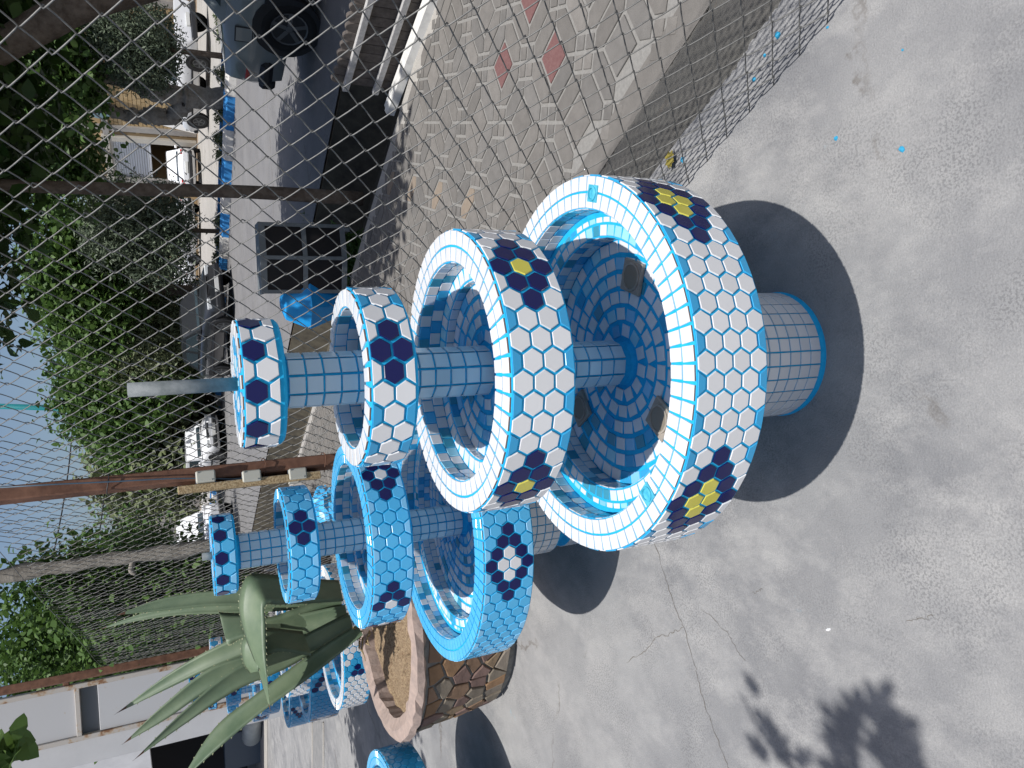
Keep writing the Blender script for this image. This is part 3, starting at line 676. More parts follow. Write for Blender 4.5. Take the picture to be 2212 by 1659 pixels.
blade([((900,385),(885,318)),((790,392),(785,312)),((700,396),(690,302)),((652,400),(598,303)),((654,470),(568,385)),((655,560),(584,485)),((660,640),(626,600)),(669,740)], 3.98, 3.92, .16, tilt=.085)
M_FIBRE = mat('dry_fibre', (.30,.23,.13), .9, .2)
for k in range(10):
    p = zpt(960+rng.normal()*14, 490+rng.normal()*14, 4.05); q = p+Vector((rng.normal()*.05, -.05, .01+rng.normal()*.02)); MB().tube([p-ORG, p.lerp(q,.5)-ORG+Vector((0,0,.012)), q-ORG], [.006,.005,.002], 5).build('dry_leaf_base', M_FIBRE, ag)
# ------------------------------------------------------------------ gate and workshop on the left
def rusty_white(name, c1, amount):
    m = mat(name, c1, .5, .4); n = m.node_tree.nodes; l = m.node_tree.links; b_ = n['Principled BSDF']
    tc = n.new('ShaderNodeTexCoord'); z1 = n.new('ShaderNodeTexNoise'); z1.inputs['Scale'].default_value = 3.1; z1.inputs['Detail'].default_value = 9; z1.inputs['Roughness'].default_value = .7
    l.new(tc.outputs['Object'], z1.inputs['Vector']); r = n.new('ShaderNodeValToRGB'); e = r.color_ramp.elements
    e[0].position = amount; e[0].color = (*c1, 1); e[1].position = amount+.07; e[1].color = (.20,.10,.05,1); k = e.new(amount+.03); k.color = (.38,.30,.22,1)
    l.new(z1.outputs['Fac'], r.inputs['Fac']); l.new(r.outputs['Color'], b_.inputs['Base Color']); return m
M_GATE = rusty_white('rusty_white_paint', (.42,.42,.43), .615); M_GATER = rusty_white('rust_streaked_frame', (.40,.37,.34), .50); M_GREYP = mat('grey_panel', (.13,.14,.15), .6, .4)
gx0, gx1, gx2 = atY(0,1514,9.5).x, atY(0,1632,9.5).x, atY(0,1668,9.5).x
gate = thing('steel_gate', 'tall white sheet steel gate with rust streaked frame beside the far fence post', 'gate', (gx0, 9.5, 0))
gw = gx1-gx0; zr = atY(200,1590,9.5).z
MB().bbox((gw/2,0,(zr+.10+4.7)/2), (abs(gw),.03,4.7-zr-.10), .004).build('panel', M_GATE, gate); MB().bbox((gw/2,0,(zr-.08+.12)/2), (abs(gw),.03,zr-.08-.12), .004).build('panel', M_GATE, gate)
MB().bbox((gw/2,.03,zr+.01), (abs(gw),.03,.18), .003).build('recess', M_GREYP, gate)
for x in (0, gw): MB().bbox((x,-.02,2.4), (.055,.06,4.6), .005).build('stile', M_GATER, gate)
for z in (.14, zr+.12, 4.68): MB().bbox((gw/2,-.018,z), (abs(gw),.05,.05), .004).build('rail', M_GATER, gate)
MB().bbox((.06,.0,zr+.22), (.10,.05,.06), .005).build('hinge', M_RUST, gate)
MB().lathe([(.045,0),(.05,.01),(.035,.016),(.001,.016)], 16).build('lock_plate', M_GATER, gate, (gw*.86,-.016,zr+.75)).rotation_euler = (math.pi/2,0,0)
wall2 = thing('steel_door_post', 'plain white sheet steel upright next to the rusty gate', 'post', (gx1-.03, 9.6, 0)); MB().bbox((-.16,0,2.5), (.30,.10,5.0), .006).build('upright', mat('white_sheet', (.50,.50,.51), .5, .4, col2=(.44,.44,.45), scale=2), wall2)
W0, W1 = gz(579,1535), gz(579,1680); wd_ = (W1-W0).normalized(); wn = Vector((wd_.y,-wd_.x,0)); wn = wn if wn.y > 0 else -wn; wa = math.atan2(wd_.y, wd_.x)
ws = thing('workshop', 'dark open workshop with white front behind the gate', 'building', W0, wa)
sgn = 1 if Vector((-wd_.y, wd_.x, 0)).dot(wn) > 0 else -1
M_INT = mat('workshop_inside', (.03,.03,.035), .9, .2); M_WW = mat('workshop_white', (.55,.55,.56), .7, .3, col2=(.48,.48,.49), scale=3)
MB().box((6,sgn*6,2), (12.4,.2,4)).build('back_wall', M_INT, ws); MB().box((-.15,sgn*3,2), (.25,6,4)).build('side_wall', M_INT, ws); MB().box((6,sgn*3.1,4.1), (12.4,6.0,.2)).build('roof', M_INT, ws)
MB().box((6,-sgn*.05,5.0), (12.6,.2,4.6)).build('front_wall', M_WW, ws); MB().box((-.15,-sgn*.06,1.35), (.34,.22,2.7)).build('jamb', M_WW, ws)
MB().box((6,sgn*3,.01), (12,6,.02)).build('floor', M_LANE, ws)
for k in range(4): MB().bbox((1.3+.13*k,-sgn*.1,3.2), (.09,.06,1.1), .01).build('frame_profile', mat('white_pvc', (.75,.76,.80), .35, .5), ws)
MB().tube([(1.0,sgn*.9,.28),(2.6,sgn*1.3,.28)], .26, 20).build('drum', mat('pale_pipe', (.36,.38,.38), .7, .3, col2=(.28,.30,.30), scale=5), ws)
MB().bbox((3.4,sgn*2.0,.5), (1.6,.9,1.0), .02).build('machine', mat('blue_grey_machine', (.05,.07,.10), .5, .4), ws)
dr = MB(); d0, d1, d2, d3 = gz(676,1560), gz(676,1690), gz(700,1690), gz(700,1560); dr.add([d0+Vector((0,0,.004)), d1+Vector((0,0,.004)), d2+Vector((0,0,.004)), d3+Vector((0,0,.004))], [(0,1,2,3)])
struct(dr.build('drain_strip', mat('drain_cover', (.16,.16,.16), .8, .3, col2=(.22,.215,.21), scale=8)))
for (pa, pb_) in ((gz(700,1560), gz(700,1690)), (gz(676,1560), gz(676,1690))):
    MB().tube([pa+Vector((0,0,.004)), pb_+Vector((0,0,.004))], .018, 6).build('drain_edge', M_LANE)['kind'] = 'structure'
# ------------------------------------------------------------------ kerb
M_KW = mat('kerb_white', (.62,.60,.56), .85, .3, col2=(.48,.46,.43), scale=14, bump=.004, vary=.08); M_KB = mat('kerb_blue', (.03,.19,.46), .75, .3, col2=(.045,.23,.52), scale=10, bump=.003, vary=.08)
kerb = struct(MB().box((0,0,0), (.24,.1,.05)).build('kerb', M_KW, None, ST(6.9,14.05,-.03), ST_ANG))
KP = [(-.14,-.15),(.13,-.15),(.13,.14),(.10,.15),(-.01,.15),(-.10,.08)]; KM = Matrix(((1,0,0,0),(0,0,-1,0),(0,1,0,0),(0,0,0,1)))
kmw = MB().prism(KP, -.522, .522, 0, KM, .006).mesh('kerb_block', M_KW); kmb = MB().prism(KP, -.522, .522, 0, KM, .006).mesh('kerb_block', M_KB)
Mi = Matrix.Translation(ST(6.9,14.05,-.03)) @ Matrix.Rotation(ST_ANG, 4, 'Z')
for i in range(58):
    s = 8.2+1.055*i; o = obj('kerb_block', kmb if i % 2 else kmw, kerb); o.matrix_basis = Mi.inverted() @ (Matrix.Translation(ST(s,14.05,.06+rng.normal()*.006)) @ Matrix.Rotation(ST_ANG+rng.normal()*.006, 4, 'Z'))
kerb2 = struct(MB().bbox((0,0,0), (.2,90,.26), .02).build('back_kerb', M_KB, None, ST(45,15.25,.05), ST_ANG))
# ------------------------------------------------------------------ brick buildings across the street
TB = 28.6
M_BRK = [mat('yellow_brick_%d' % i, c, .9, .25, col2=tuple(k*1.12 for k in c), scale=4, vary=.10) for i, c in enumerate([(.40,.29,.155),(.43,.32,.18),(.37,.265,.14)])]
M_MORTAR = mat('brick_mortar', (.22,.16,.09), .95, .2); M_CONC2 = mat('grey_plaster', (.30,.28,.26), .9, .25, col2=(.37,.35,.32), scale=3); M_CREAM = mat('cream_plaster', (.50,.47,.41), .85, .3, col2=(.44,.41,.36), scale=2)
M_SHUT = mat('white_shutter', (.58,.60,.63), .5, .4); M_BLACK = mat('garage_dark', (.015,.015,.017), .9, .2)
def building(name, label, s0, s1, h, body, piers, opening=None, bricks=True):
    t = thing(name, label, 'building', ST(s0,TB,0), ST_ANG)            # local: x = +t (away), y = +s
    L = s1-s0; segs = [(0, L)] if not opening else [(0, opening[0]-s0), (opening[1]-s0, L)]
    for a_, b_ in segs: MB().box((1.5,(a_+b_)/2,h/2), (3.0,b_-a_,h)).build('wall', body, t)
    if opening:
        oa, ob, oz, sz = opening[0]-s0, opening[1]-s0, opening[2], opening[3]
        MB().box((1.5,(oa+ob)/2,(oz+h)/2), (3.0,ob-oa,h-oz)).build('wall', body, t); MB().box((2.9,(oa+ob)/2,oz/2), (.1,ob-oa,oz)).build('inner_wall', M_BLACK, t)
        sh = MB(); nsl = int((oz-sz)/.11)
        for k in range(nsl): MB().bbox((.12,(oa+ob)/2,oz-.055-.11*k), (.05,ob-oa,.10), .015).build('shutter_slat', M_SHUT, t)
        for y_ in (oa-.16, ob+.16): MB().bbox((-.06,y_,(oz+.2)/2), (.20,.32,oz+.2), .01).build('jamb', M_CREAM, t)
        MB().bbox((-.07,(oa+ob)/2,oz+.17), (.22,ob-oa+.7,.32), .01).build('lintel', M_CREAM, t)
    for p_ in piers: MB().bbox((-.05,p_-s0,h/2), (.12,.34,h), .01).build('pier', M_CONC2, t)
    MB().bbox((1.4,L/2,h+.12), (3.5,L+.2,.26), .02).build('parapet', M_CONC2, t); MB().bbox((-.06,L/2,3.95), (.14,L,.26), .01).build('string_course', M_CONC2, t)
    return t
bA = building('brick_house', 'yellow textured brick house with white roller shutter garage across the street', 15.0, 33.0, 6.4, M_MORTAR, [22.0, to_st(pl_t(300,296,TB))[0]-.55, 33.0-.3], (to_st(pl_t(400,312,TB))[0], to_st(pl_t(400,312,TB))[0]+3.0, 3.85, 2.05))
its = []
for r_ in range(21):                                        # coursed bricks that show between the trees
    z = .16+.175*r_
    if z > 3.75: break
    y_ = 22.4-15 + (0 if r_ % 2 else -.2)
    while y_ < to_st(pl_t(300,284,TB))[0]-15:
        lb = .34+.14*rng.random(); me = tile_mesh('brk%d' % (int(lb*20)), [(-int(lb*20)/40+.012,-.076),(int(lb*20)/40-.012,-.076),(int(lb*20)/40-.012,.076),(-int(lb*20)/40+.012,.076)], .028, .012, random.choice(M_BRK))
        its.append(('brick', bA, me, frame(Vector((-.001,y_,z)), Vector((0,-1,0)), Vector((0,0,1)), Vector((-1,0,0))) @ jit(.02))); y_ += int(lb*20)/20
place_tiles(its, Matrix.Translation(ST(15.0,TB,0)) @ Matrix.Rotation(ST_ANG, 4, 'Z'), 300)
bx_ = [(x0, z0) for x0 in np.arange(22.6, 32.3, .62) for z0 in np.arange(4.35, 6.2, .5)]
for y_, z in bx_: MB().bbox((-.012,y_-15,z), (.03,.58,.45), .012).build('facing_block', random.choice(M_BRK), bA)
bB = building('brick_house', 'long low yellow brick wall with grey top behind the parked white cars', 33.4, 70.0, 3.6, M_BRK[1], [36,40,44,48])
M_ROLL = mat('grey_corrugated', (.33,.36,.42), .5, .5)
sg = thing('corrugated_shutter', 'grey blue corrugated shutter behind the parked white cars', 'shutter', ST(36.2,TB-.06,0), ST_ANG)
for k in range(22): MB().bbox((0,.09*k,1.15), (.05,.08,2.3), .018).build('corrugation', M_ROLL, sg)
bC = building('brick_house', 'grey plastered building end far down the street', 74.0, 100.0, 7.5, M_CONC2, [])
sgnb = thing('round_sign', 'faded round blue grey sign board on the brick house above the garage', 'sign', pl_t(212,232,TB-.2), 0)
MB().lathe([(.001,0),(.62,0),(.62,.06),(.58,.07),(.001,.07)], 28).build('disc', mat('sign_blue', (.16,.26,.30), .5, .4, col2=(.24,.33,.36), scale=2), sgnb).rotation_euler = (math.pi/2, 0, ST_ANG-math.pi/2)
MB().bbox((0,0,-.8), (.05,.04,.5), .01).build('stem', M_CONC2, sgnb)
# leaning boards by the wall
for (y, w_, c, lab) in ((248,.42,(.66,.65,.64),'short white board leaning on the brick wall'),(233,.45,(.04,.042,.045),'square dark board leaning on the brick wall'),(268,.34,(.03,.03,.033),'long dark board leaning on the brick wall'),(280,.36,(.70,.69,.67),'long white board leaning on the brick wall')):
    p = pl_t(424,y,TB-.5); hgt = 1.1 if 'long' not in lab else 1.85
    o = MB().bbox((0,0,hgt/2), (.05,w_*1.5,hgt), .006).build('leaning_board', mat('board_'+lab.split()[0]+lab.split()[1], c, .6, .4), None, (p.x,p.y,0.0), ST_ANG); o.rotation_euler = (0, R_(14), ST_ANG); tag(o, lab, 'board', 'boards leaning on the brick wall')
# ------------------------------------------------------------------ vehicles
M_GLASS = mat('car_glass', (.035,.05,.06), .08, .7); M_TYRE = mat('tyre', (.018,.018,.018), .85, .3); M_HUB = mat('wheel_rim', (.13,.135,.14), .4, .5, .4); M_TRIM = mat('black_trim', (.02,.021,.024), .5, .4)
M_RED = mat('tail_lamp', (.42,.012,.015), .2, .6); M_LAMP = mat('head_lamp', (.55,.57,.58), .12, .7); M_PLATE = mat('number_plate', (.6,.6,.58), .4, .4)
def car(name, label, pos, fwd, paint, kind='sedan', L=4.4, W=1.68, H=1.42, detail=True, group=None):
    t = thing(name, label, 'car' if kind in ('sedan','hatch') else ('pickup' if kind == 'pickup' else 'van'), (pos[0],pos[1],pos[2]), math.atan2(fwd[1], fwd[0]), group)
    h, w = L/2, W/2
    if kind == 'van': S = [(-h,.4,.95,.9),(-h+.08,.28,1.0,1),(-.5,.25,1.0,1),(h-1.0,.25,1.0,1),(h-.2,.26,.92,.97),(h,.4,.75,.86)]; G = [(-h+.05,.97,.9),(-h+.25,H,.82),(h-1.45,H,.82),(h-.62,.98,.9)]
    elif kind == 'pickup': S = [(-h,.45,.98,.94),(-h+.06,.38,1.0,1),(-.3,.30,1.0,1),(h-1.2,.28,.96,1),(h-.25,.28,.84,.95),(h,.4,.68,.84)]; G = [(-.35,.98,.95),(-.18,H,.82),(h-1.95,H,.80),(h-1.25,.96,.92)]
    elif kind == 'hatch': S = [(-h,.38,.80,.88),(-h+.1,.26,.96,.97),(-h+.9,.23,.95,1),(.6,.22,.92,1),(h-.9,.23,.85,.99),(h-.18,.25,.72,.92),(h,.38,.60,.82)]; G = [(-h+.10,.94,.88),(-h+.55,H-.02,.76),(-.35,H,.76),(.55,H-.05,.76),(h-1.05,.90,.88)]
    else: S = [(-h,.38,.74,.86),(-h+.1,.26,.92,.96),(-h+.75,.23,.95,1),(.6,.22,.92,1),(h-.9,.23,.86,.99),(h-.15,.25,.74,.92),(h,.38,.62,.82)]; G = [(-h+.72,.93,.90),(-h+1.25,H-.03,.76),(-.25,H,.75),(.45,H-.05,.76),(h-1.15,.90,.89)]
    b = MB(); n = 12
    for x, zb, zt, k in S:
        hw = w*k; P = [(0,zb),(.72,zb),(.93,zb+.05),(.985,zb+(zt-zb)*.35),(1,zb+(zt-zb)*.62),(.965,zt-.06),(.90,zt),(0,zt+.025)]
        ring_ = [(x,-q*hw,z) for q, z in P] + [(x,q*hw,z) for q, z in reversed(P[1:-1])]; b.v += ring_; n = len(ring_)
    for i in range(len(S)-1):
        for k in range(n): b.f.append((i*n+k, (i+1)*n+k, (i+1)*n+(k+1) % n, i*n+(k+1) % n)); b.mi.append(0); b.sm.append(True)
    b.f.append(tuple(range(n))); b.mi.append(0); b.sm.append(False); b.f.append(tuple((len(S)-1)*n+k for k in reversed(range(n)))); b.mi.append(0); b.sm.append(False)
    body = b.build('body', paint, t)
    zb_ = .9; c = MB(); m_ = len(G)
    for x, z, k in G: c.v += [(x,-w*k,z),(x,-w*k*.86,z+.02 if z > 1.1 else z),(x,w*k*.86,z+.02 if z > 1.1 else z),(x,w*k,z)]
    def belt(i): x = G[i][0]; return [(x,-w*.92,.90),(x,w*.92,.90)]
    o = len(c.v)
    for i in range(m_): c.v += belt(i)
    for i in range(m_-1):
        a_ = i*4; e = a_+4
        for k in range(3): c.f.append((a_+k, e+k, e+k+1, a_+k+1)); c.mi.append(0); c.sm.append(False)
        c.f.append((o+2*i, o+2*i+2, e, a_)); c.f.append((a_+3, e+3, o+2*i+3, o+2*i+1)); c.mi += [0,0]; c.sm += [False]*2
    c.build('cabin', paint, t)
    def glass(q, name_='window'): 
        q = [Vector(p) for p in q]; ctr = sum(q, Vector())/len(q); nn = (q[1]-q[0]).cross(q[2]-q[0]).normalized(); out = ctr-Vector((0,0,.9)); nn = nn if nn.dot(Vector((out.x,out.y,.3))) > 0 else -nn
        q = [ctr+(p-ctr)*.90+nn*.008 for p in q]; g = MB(); g.add(q + [p-nn*.02 for p in q], [tuple(range(len(q)))]+[(k,(k+1) % len(q),len(q)+(k+1) % len(q),len(q)+k) for k in range(len(q))]); g.build(name_, M_GLASS, t)
    g0, g1, gl, gm = G[0], G[1], G[-1], G[-2]
    glass([(g0[0],-w*g0[2],g0[1]),(g0[0],w*g0[2],g0[1]),(g1[0],w*g1[2],g1[1]-.03),(g1[0],-w*g1[2],g1[1]-.03)], 'rear_window'); glass([(gl[0],w*gl[2],gl[1]),(gl[0],-w*gl[2],gl[1]),(gm[0],-w*gm[2],gm[1]-.03),(gm[0],w*gm[2],gm[1]-.03)], 'windscreen')
    xm = (g1[0]+gm[0])/2
    for sd in (-1,1):
        zr_ = min(g1[1],gm[1])-.05; yk = lambda z: sd*w*(.92+(g1[2]-.92)*(z-.9)/(H-.9))
        for xa0, xa1, xb0, xb1 in ((g0[0]+.18,g1[0]+.08,xm-.04,xm-.04),(xm+.04,xm+.04,gl[0]-.16,gm[0]-.04)): glass([(xa0,yk(.97),.97),(xb0,yk(.97),.97),(xb1,yk(zr_),zr_),(xa1,yk(zr_),zr_)])
    wr = .31 if kind != 'pickup' else .34
    for x in (-h+.88, h-.80):
        for sd in (-1,1):
            a_ = MB(); a_.lathe([(wr+.05,0),(wr+.05,.03),(.02,.03)], 22); ao = a_.build('wheel_arch', M_TRIM, body, (x,sd*(w-.022),wr+.02)); ao.rotation_euler = (-sd*math.pi/2,0,0)
            wh = MB(); wh.lathe([(.19,-.08),(wr-.03,-.09),(wr,-.06),(wr,.06),(wr-.03,.09),(.20,.085),(.19,.05)], 26, smooth=True); wo = wh.build('wheel', M_TYRE, t, (x,sd*(w-.075),wr)); wo.rotation_euler = (-sd*math.pi/2,0,0)
            rm = MB(); rm.lathe([(.195,.05),(.195,.088),(.17,.08),(.12,.055),(.07,.075),(.03,.085),(.001,.085)], 20)
            for k in range(5): a2 = 2*math.pi*k/5; rm.box((.11*math.cos(a2),.11*math.sin(a2),.075), (.14,.045,.02), a2)
            rm.build('rim', M_HUB, wo)
    for sd in (-1,1):
        MB().bbox((h-.10,sd*w*.66,.66 if kind != 'pickup' else .72), (.16,w*.36,.13), .02).build('headlight', M_LAMP, t); (name == 'parked_car' and 'grey green' in label) or MB().bbox((-h+.07,sd*w*.78,.78), (.10,w*.26,.17 if kind != 'pickup' else .26), .02).build('tail_light', M_RED, t)
        MB().bbox((gl[0]-.22,sd*(w+.06),.98), (.10,.16,.11), .03).build('mirror', paint, t)
        MB().bbox((0,sd*(w-.004),.55), (L*.5,.03,.06), .01).build('side_moulding', M_TRIM, t)
        if kind != 'van': MB().bbox((xm-.25,sd*(w*.985),.80), (.16,.03,.03), .01).build('door_handle', M_TRIM, t)
    MB().bbox((h+.0,0,.42), (.16,W*.86,.16), .04).build('bumper', M_TRIM, t); MB().bbox((-h+.0,0,.46), (.16,W*.90,.18), .04).build('bumper', M_TRIM, t)
    MB().bbox((h+.075,0,.44), (.03,.5,.11), .004).build('number_plate', M_PLATE, t); MB().bbox((-h-.02,0,.62 if kind != 'van' else .8), (.10,.5,.11), .004).build('number_plate', M_PLATE, t)
    for k in range(4): MB().bbox((h-.05,0,.57+.045*k), (.10,W*.40,.025), .008).build('grille_bar', M_TRIM, t)
    return t
def paint(name, c): return mat(name, c, .28, .5, coat=.6)
P_W = paint('white_paint', (.72,.73,.75)); P_D = paint('charcoal_paint', (.022,.024,.028)); P_G = paint('grey_green_paint', (.235,.26,.26))
c_g = ST(6.30-2.25, 7.80, -.02)
gc = car('parked_car', 'grey green car at the near kerb, cut off behind the timber barrier', c_g, -E1, P_G, 'sedan', 4.5, 1.76, 1.44)
sdm = 1 if ((Matrix.Rotation(math.atan2(-E1.y,-E1.x),3,'Z') @ Vector((0,1,0))).dot(E2) < 0) else -1        # side of the car that faces the yard
MB().bbox((-1.52,sdm*.876,.76), (.17,.012,.17), .012).build('fuel_flap', P_G, gc); MB().bbox((-1.52,sdm*.874,.76), (.185,.012,.185), .002).build('flap_gap', M_TRIM, gc)
MB().bbox((-2.03,sdm*.70,.50), (.34,.38,.15), .05).build('bumper_strip', M_TRIM, gc)
MB().bbox((-2.02,sdm*.80,.69), (.26,.10,.10), .03).build('tail_light', M_RED, gc)
car('parked_car', 'charcoal sedan facing the camera on the street beyond the fountains', ST(20.6,12.35,-.02), -E1, P_D, 'sedan', 4.5, 1.72, 1.42)
car('pickup_truck', 'white pickup seen from behind, parked by the brick house at right', (11.35,26.55,0), Vector((-.30,.95,0)), P_W, 'pickup', 4.6, 1.70, 1.52)
car('parked_car', 'white sedan seen from behind in front of the garage shutter', (11.45,37.6,0), Vector((.30,.95,0)), P_W, 'sedan', 4.3, 1.68, 1.42)
car('parked_car', 'white hatchback nearest the slender trunk among the cars by the low wall', ST(34.0,26.2,0), E1, P_W, 'hatch', 4.0, 1.66, 1.48)
car('parked_car', 'white sedan parked ahead of the hatchback by the low wall', ST(39.2,26.4,0), E1, P_W, 'sedan', 4.3, 1.66, 1.42)
car('parked_car', 'white hatchback driving toward the camera far down the street', ST(29.5,11.9,-.02), -E1, P_W, 'hatch', 3.9, 1.64, 1.48)
car('delivery_van', 'white van partly hidden by leaves left of the fence post', ST(30.0,8.2,-.02), -E1, P_W, 'van', 4.6, 1.8, 1.95)
# ------------------------------------------------------------------ trees and shrubs
def leafmat(name, c, c2, tr=.3, sc=2.2): return mat(name, c, .55, .35, col2=c2, scale=sc, trans=tr, detail=3, lo=.35, hi=.7)
M_LF = {'dark': leafmat('leaf_dark', (.024,.058,.012), (.058,.108,.022)), 'mid': leafmat('leaf_mid', (.045,.098,.020), (.10,.17,.04)), 'bright': leafmat('leaf_bright', (.052,.108,.022), (.108,.178,.042)), 'olive': leafmat('leaf_olive', (.10,.125,.06), (.18,.205,.10), .15), 'juniper': leafmat('leaf_juniper', (.065,.09,.055), (.13,.16,.10), .1)}
M_BARK = mat('bark', (.085,.062,.045), .95, .2, col2=(.165,.13,.10), scale=14, bump=.012); M_BARKG = mat('grey_bark', (.16,.145,.125), .95, .2, col2=(.26,.24,.21), scale=10, bump=.012)
def crown(parent, blobs, n, size, m, seed, name='crown', clump=.32, aspect=.62, flat=.5, needle=False):
    g = np.random.default_rng(seed); vol = np.array([bl[1][0]*bl[1][1]*bl[1][2] for bl in blobs]); pk = g.choice(len(blobs), n//14+1, p=vol/vol.sum())
    cc = []
    for i in pk:
        d = g.normal(size=3); d /= np.linalg.norm(d); r = g.random()**(1/2.2); cc.append(np.array(blobs[i][0]) + d*r*np.array(blobs[i][1]))
    cc = np.array(cc); who = g.integers(0, len(cc), n); ctr = cc[who] + g.normal(size=(n,3))*clump*np.array([1,1,.75])*.5
    up = g.normal(size=(n,3))*flat + np.array([0,0,.75]) if not needle else g.normal(size=(n,3)); up /= np.linalg.norm(up, axis=1)[:,None]
    ax = np.cross(up, g.normal(size=(n,3))); ax /= np.linalg.norm(ax, axis=1)[:,None]; bx2 = np.cross(up, ax)
    L_ = size*(.6+.8*g.random(n))[:,None]; Wd = L_*aspect*.5
    if needle: K = [(-.5,0,0),(-.06,1,.1),(.5,0,-.1),(-.06,-1,.1)]
    else: K = [(-.5,0,0),(-.32,.62,.06),(-.05,1,.10),(.22,.62,.04),(.5,0,-.12),(.22,-.62,.04),(-.05,-1,.10),(-.32,-.62,.06)]
    c_ = len(K); v = np.stack([ctr+ax*L_*a_+bx2*Wd*b_+up*L_*h_ for a_, b_, h_ in K], 1).reshape(-1,3)
    me = bpy.data.meshes.new(name); me.vertices.add(n*c_); me.vertices.foreach_set('co', v.ravel()); me.loops.add(n*c_); me.loops.foreach_set('vertex_index', np.arange(n*c_)); me.polygons.add(n)
    me.polygons.foreach_set('loop_start', np.arange(0, n*c_, c_)); me.polygons.foreach_set('loop_total', np.full(n, c_)); me.materials.append(m); me.update(calc_edges=True)
    return obj(name, me, parent)
def trunk(parent, pts, rads, m, name='trunk', lump=.0, n=10):
    C = catmull([Vector(p) for p in pts], 5); rr = np.interp(np.linspace(0,1,len(C)), np.linspace(0,1,len(rads)), rads)
    b = MB(); b.tube(C, [float(r*(1+lump*rng.normal())) for r in rr], n)
    if lump: b.v = [tuple(Vector(v)+Vector(rng.normal(size=3))*lump*.28) for v in b.v]
    return b.build(name, m, parent)
def tree(name, label, base, tpts, rads, blobs, n, size, lm, seed, bark=M_BARK, group=None, lump=0.0, limbs=True, **kw):
    t = thing(name, label, 'tree' if 'tree' in name else 'shrub', base, 0, group); tk = trunk(t, tpts, rads, bark, lump=lump)
    if limbs:
        top = Vector(tpts[-1])
        for bl in blobs[:16]: c_ = Vector(bl[0]); trunk(t, [top*.9+Vector((0,0,0)), top.lerp(c_,.5)+Vector((0,0,.05)), c_], [rads[-1]*.7, rads[-1]*.45, .012], bark, 'branch', n=6)
    crown(t, blobs, n, size, M_LF[lm], seed, **kw); return t
def rel(base, pts): return [Vector(p)-Vector(base) for p in pts]
# slender street tree by the ditch
nb_ = Vector((1.775,6.469,-.03)); tree('street_tree', 'slender dark trunked street tree by the ditch with broad leaves overhead', nb_, [(0,0,0),(.01,0,1.0),(-.02,.0,2.0),(-.03,0,2.9),(.05,.1,3.6)], [.066,.055,.05,.046,.04],
    [((.5,.35,4.0),(1.2,1.1,.9)),((-.55,.9,3.55),(1.0,1.0,.8)),((.9,1.2,3.7),(1.3,1.2,.9)),((.2,.0,2.9),(.6,.5,.4)),((.4,1.9,4.3),(1.2,1.2,.8)),((.9,-.4,3.3),(.8,.7,.55)),((1.3,2.6,4.3),(1.1,1.1,.7)),((.1,-1.7,4.35),(.75,.8,.45)),((.75,-1.1,4.3),(.8,.8,.5)),((-.3,-.7,4.3),(.7,.7,.5)),((1.5,-.3,4.5),(.9,.9,.6)),((-.05,-2.35,4.3),(.65,.55,.45)),((-.55,-1.95,4.2),(.65,.6,.45)),((.5,-2.2,4.3),(.7,.6,.45)),((1.0,-1.8,4.4),(.75,.7,.5)),((-.9,-1.3,4.3),(.6,.6,.45))], 30000, .125, 'dark', 11, group='street trees along the ditch', clump=.34)
# leaning tree at the right edge
l0, l1, l2 = atY(225,-10,5.6), atY(100,48,5.75), atY(-10,110,5.9); gb = l0+(l0-l1)*1.0; gb2 = Vector((l0.x+.75,5.45,-.4))
tree('street_tree', 'leaning street tree at the right edge with a thick brown limb', gb2, rel(gb2, [gb2, gb2.lerp(l0,.5)+Vector((.12,0,0)), l0, l1, l2, l2+(l2-l1)*1.2]), [.16,.14,.118,.112,.10,.07],
    [tuple([tuple(Vector(c_)-gb2), r_]) for c_, r_ in ((l2+Vector((.6,.1,.6)),(1.0,1.2,.8)),(l2+Vector((-.3,.9,.5)),(1.0,1.1,.7)),(l2+Vector((1.3,.9,.2)),(1.0,1.0,.7)),(l2+Vector((.2,1.8,.7)),(1.2,1.3,.8)))], 11000, .125, 'dark', 12, group='street trees along the ditch', limbs=False)
# shrubs and vines behind the fence at left
for (s_, t_, z_, r_, n_, lm, seed, lab) in ((9.1,2.05,2.0,(.62,.66,1.15),6500,'mid',21,'leafy shrub just left of the fence post, behind the mesh'),(11.2,1.95,2.3,(.8,.85,1.5),7500,'mid',22,'leafy shrub in the middle of the hedge behind the mesh'),(13.4,1.9,3.2,(1.1,1.2,1.8),8000,'bright',23,'tall leafy shrub rising above the fence end by the gate'),(15.5,3.4,2.6,(1.3,1.3,1.7),6500,'dark',24,'dark shrub behind the hedge, seen through its gaps')):
    bs = ST(s_,t_,0); tree('hedge_shrub', lab, bs, [(0,0,0),(.05,0,.7),(0,.05,1.4)], [.05,.045,.03], [((0,0,z_),r_),((.25,-.2,z_+.7),tuple(k*.7 for k in r_)),((-.3,.3,z_-.6),tuple(k*.65 for k in r_))], n_, .085, lm, seed, group='leafy shrubs behind the fence', clump=.22)
pg0, pg1 = pl_t(0,1245,2.2), pl_t(480,1175,2.2); pgb = pg1+(pg1-pg0)*(pg1.z/(pg0.z-pg1.z))
pt_ = thing('pale_trunk', 'pale grey bare trunk leaning up through the shrubs behind the mesh', 'trunk', pgb); trunk(pt_, rel(pgb, [pgb, pg1, pg1.lerp(pg0,.5), pg0, pg0+(pg0-pg1)*.6]), [.075,.07,.066,.06,.055], M_BARKG, lump=.05)
trunk(pt_, rel(pgb, [pg1.lerp(pg0,.42), pg1.lerp(pg0,.42)+Vector((-.12,-.05,.04)), pg1.lerp(pg0,.42)+Vector((-.17,-.06,.0))]), [.03,.026,.02], M_BARKG, 'stub', n=7)
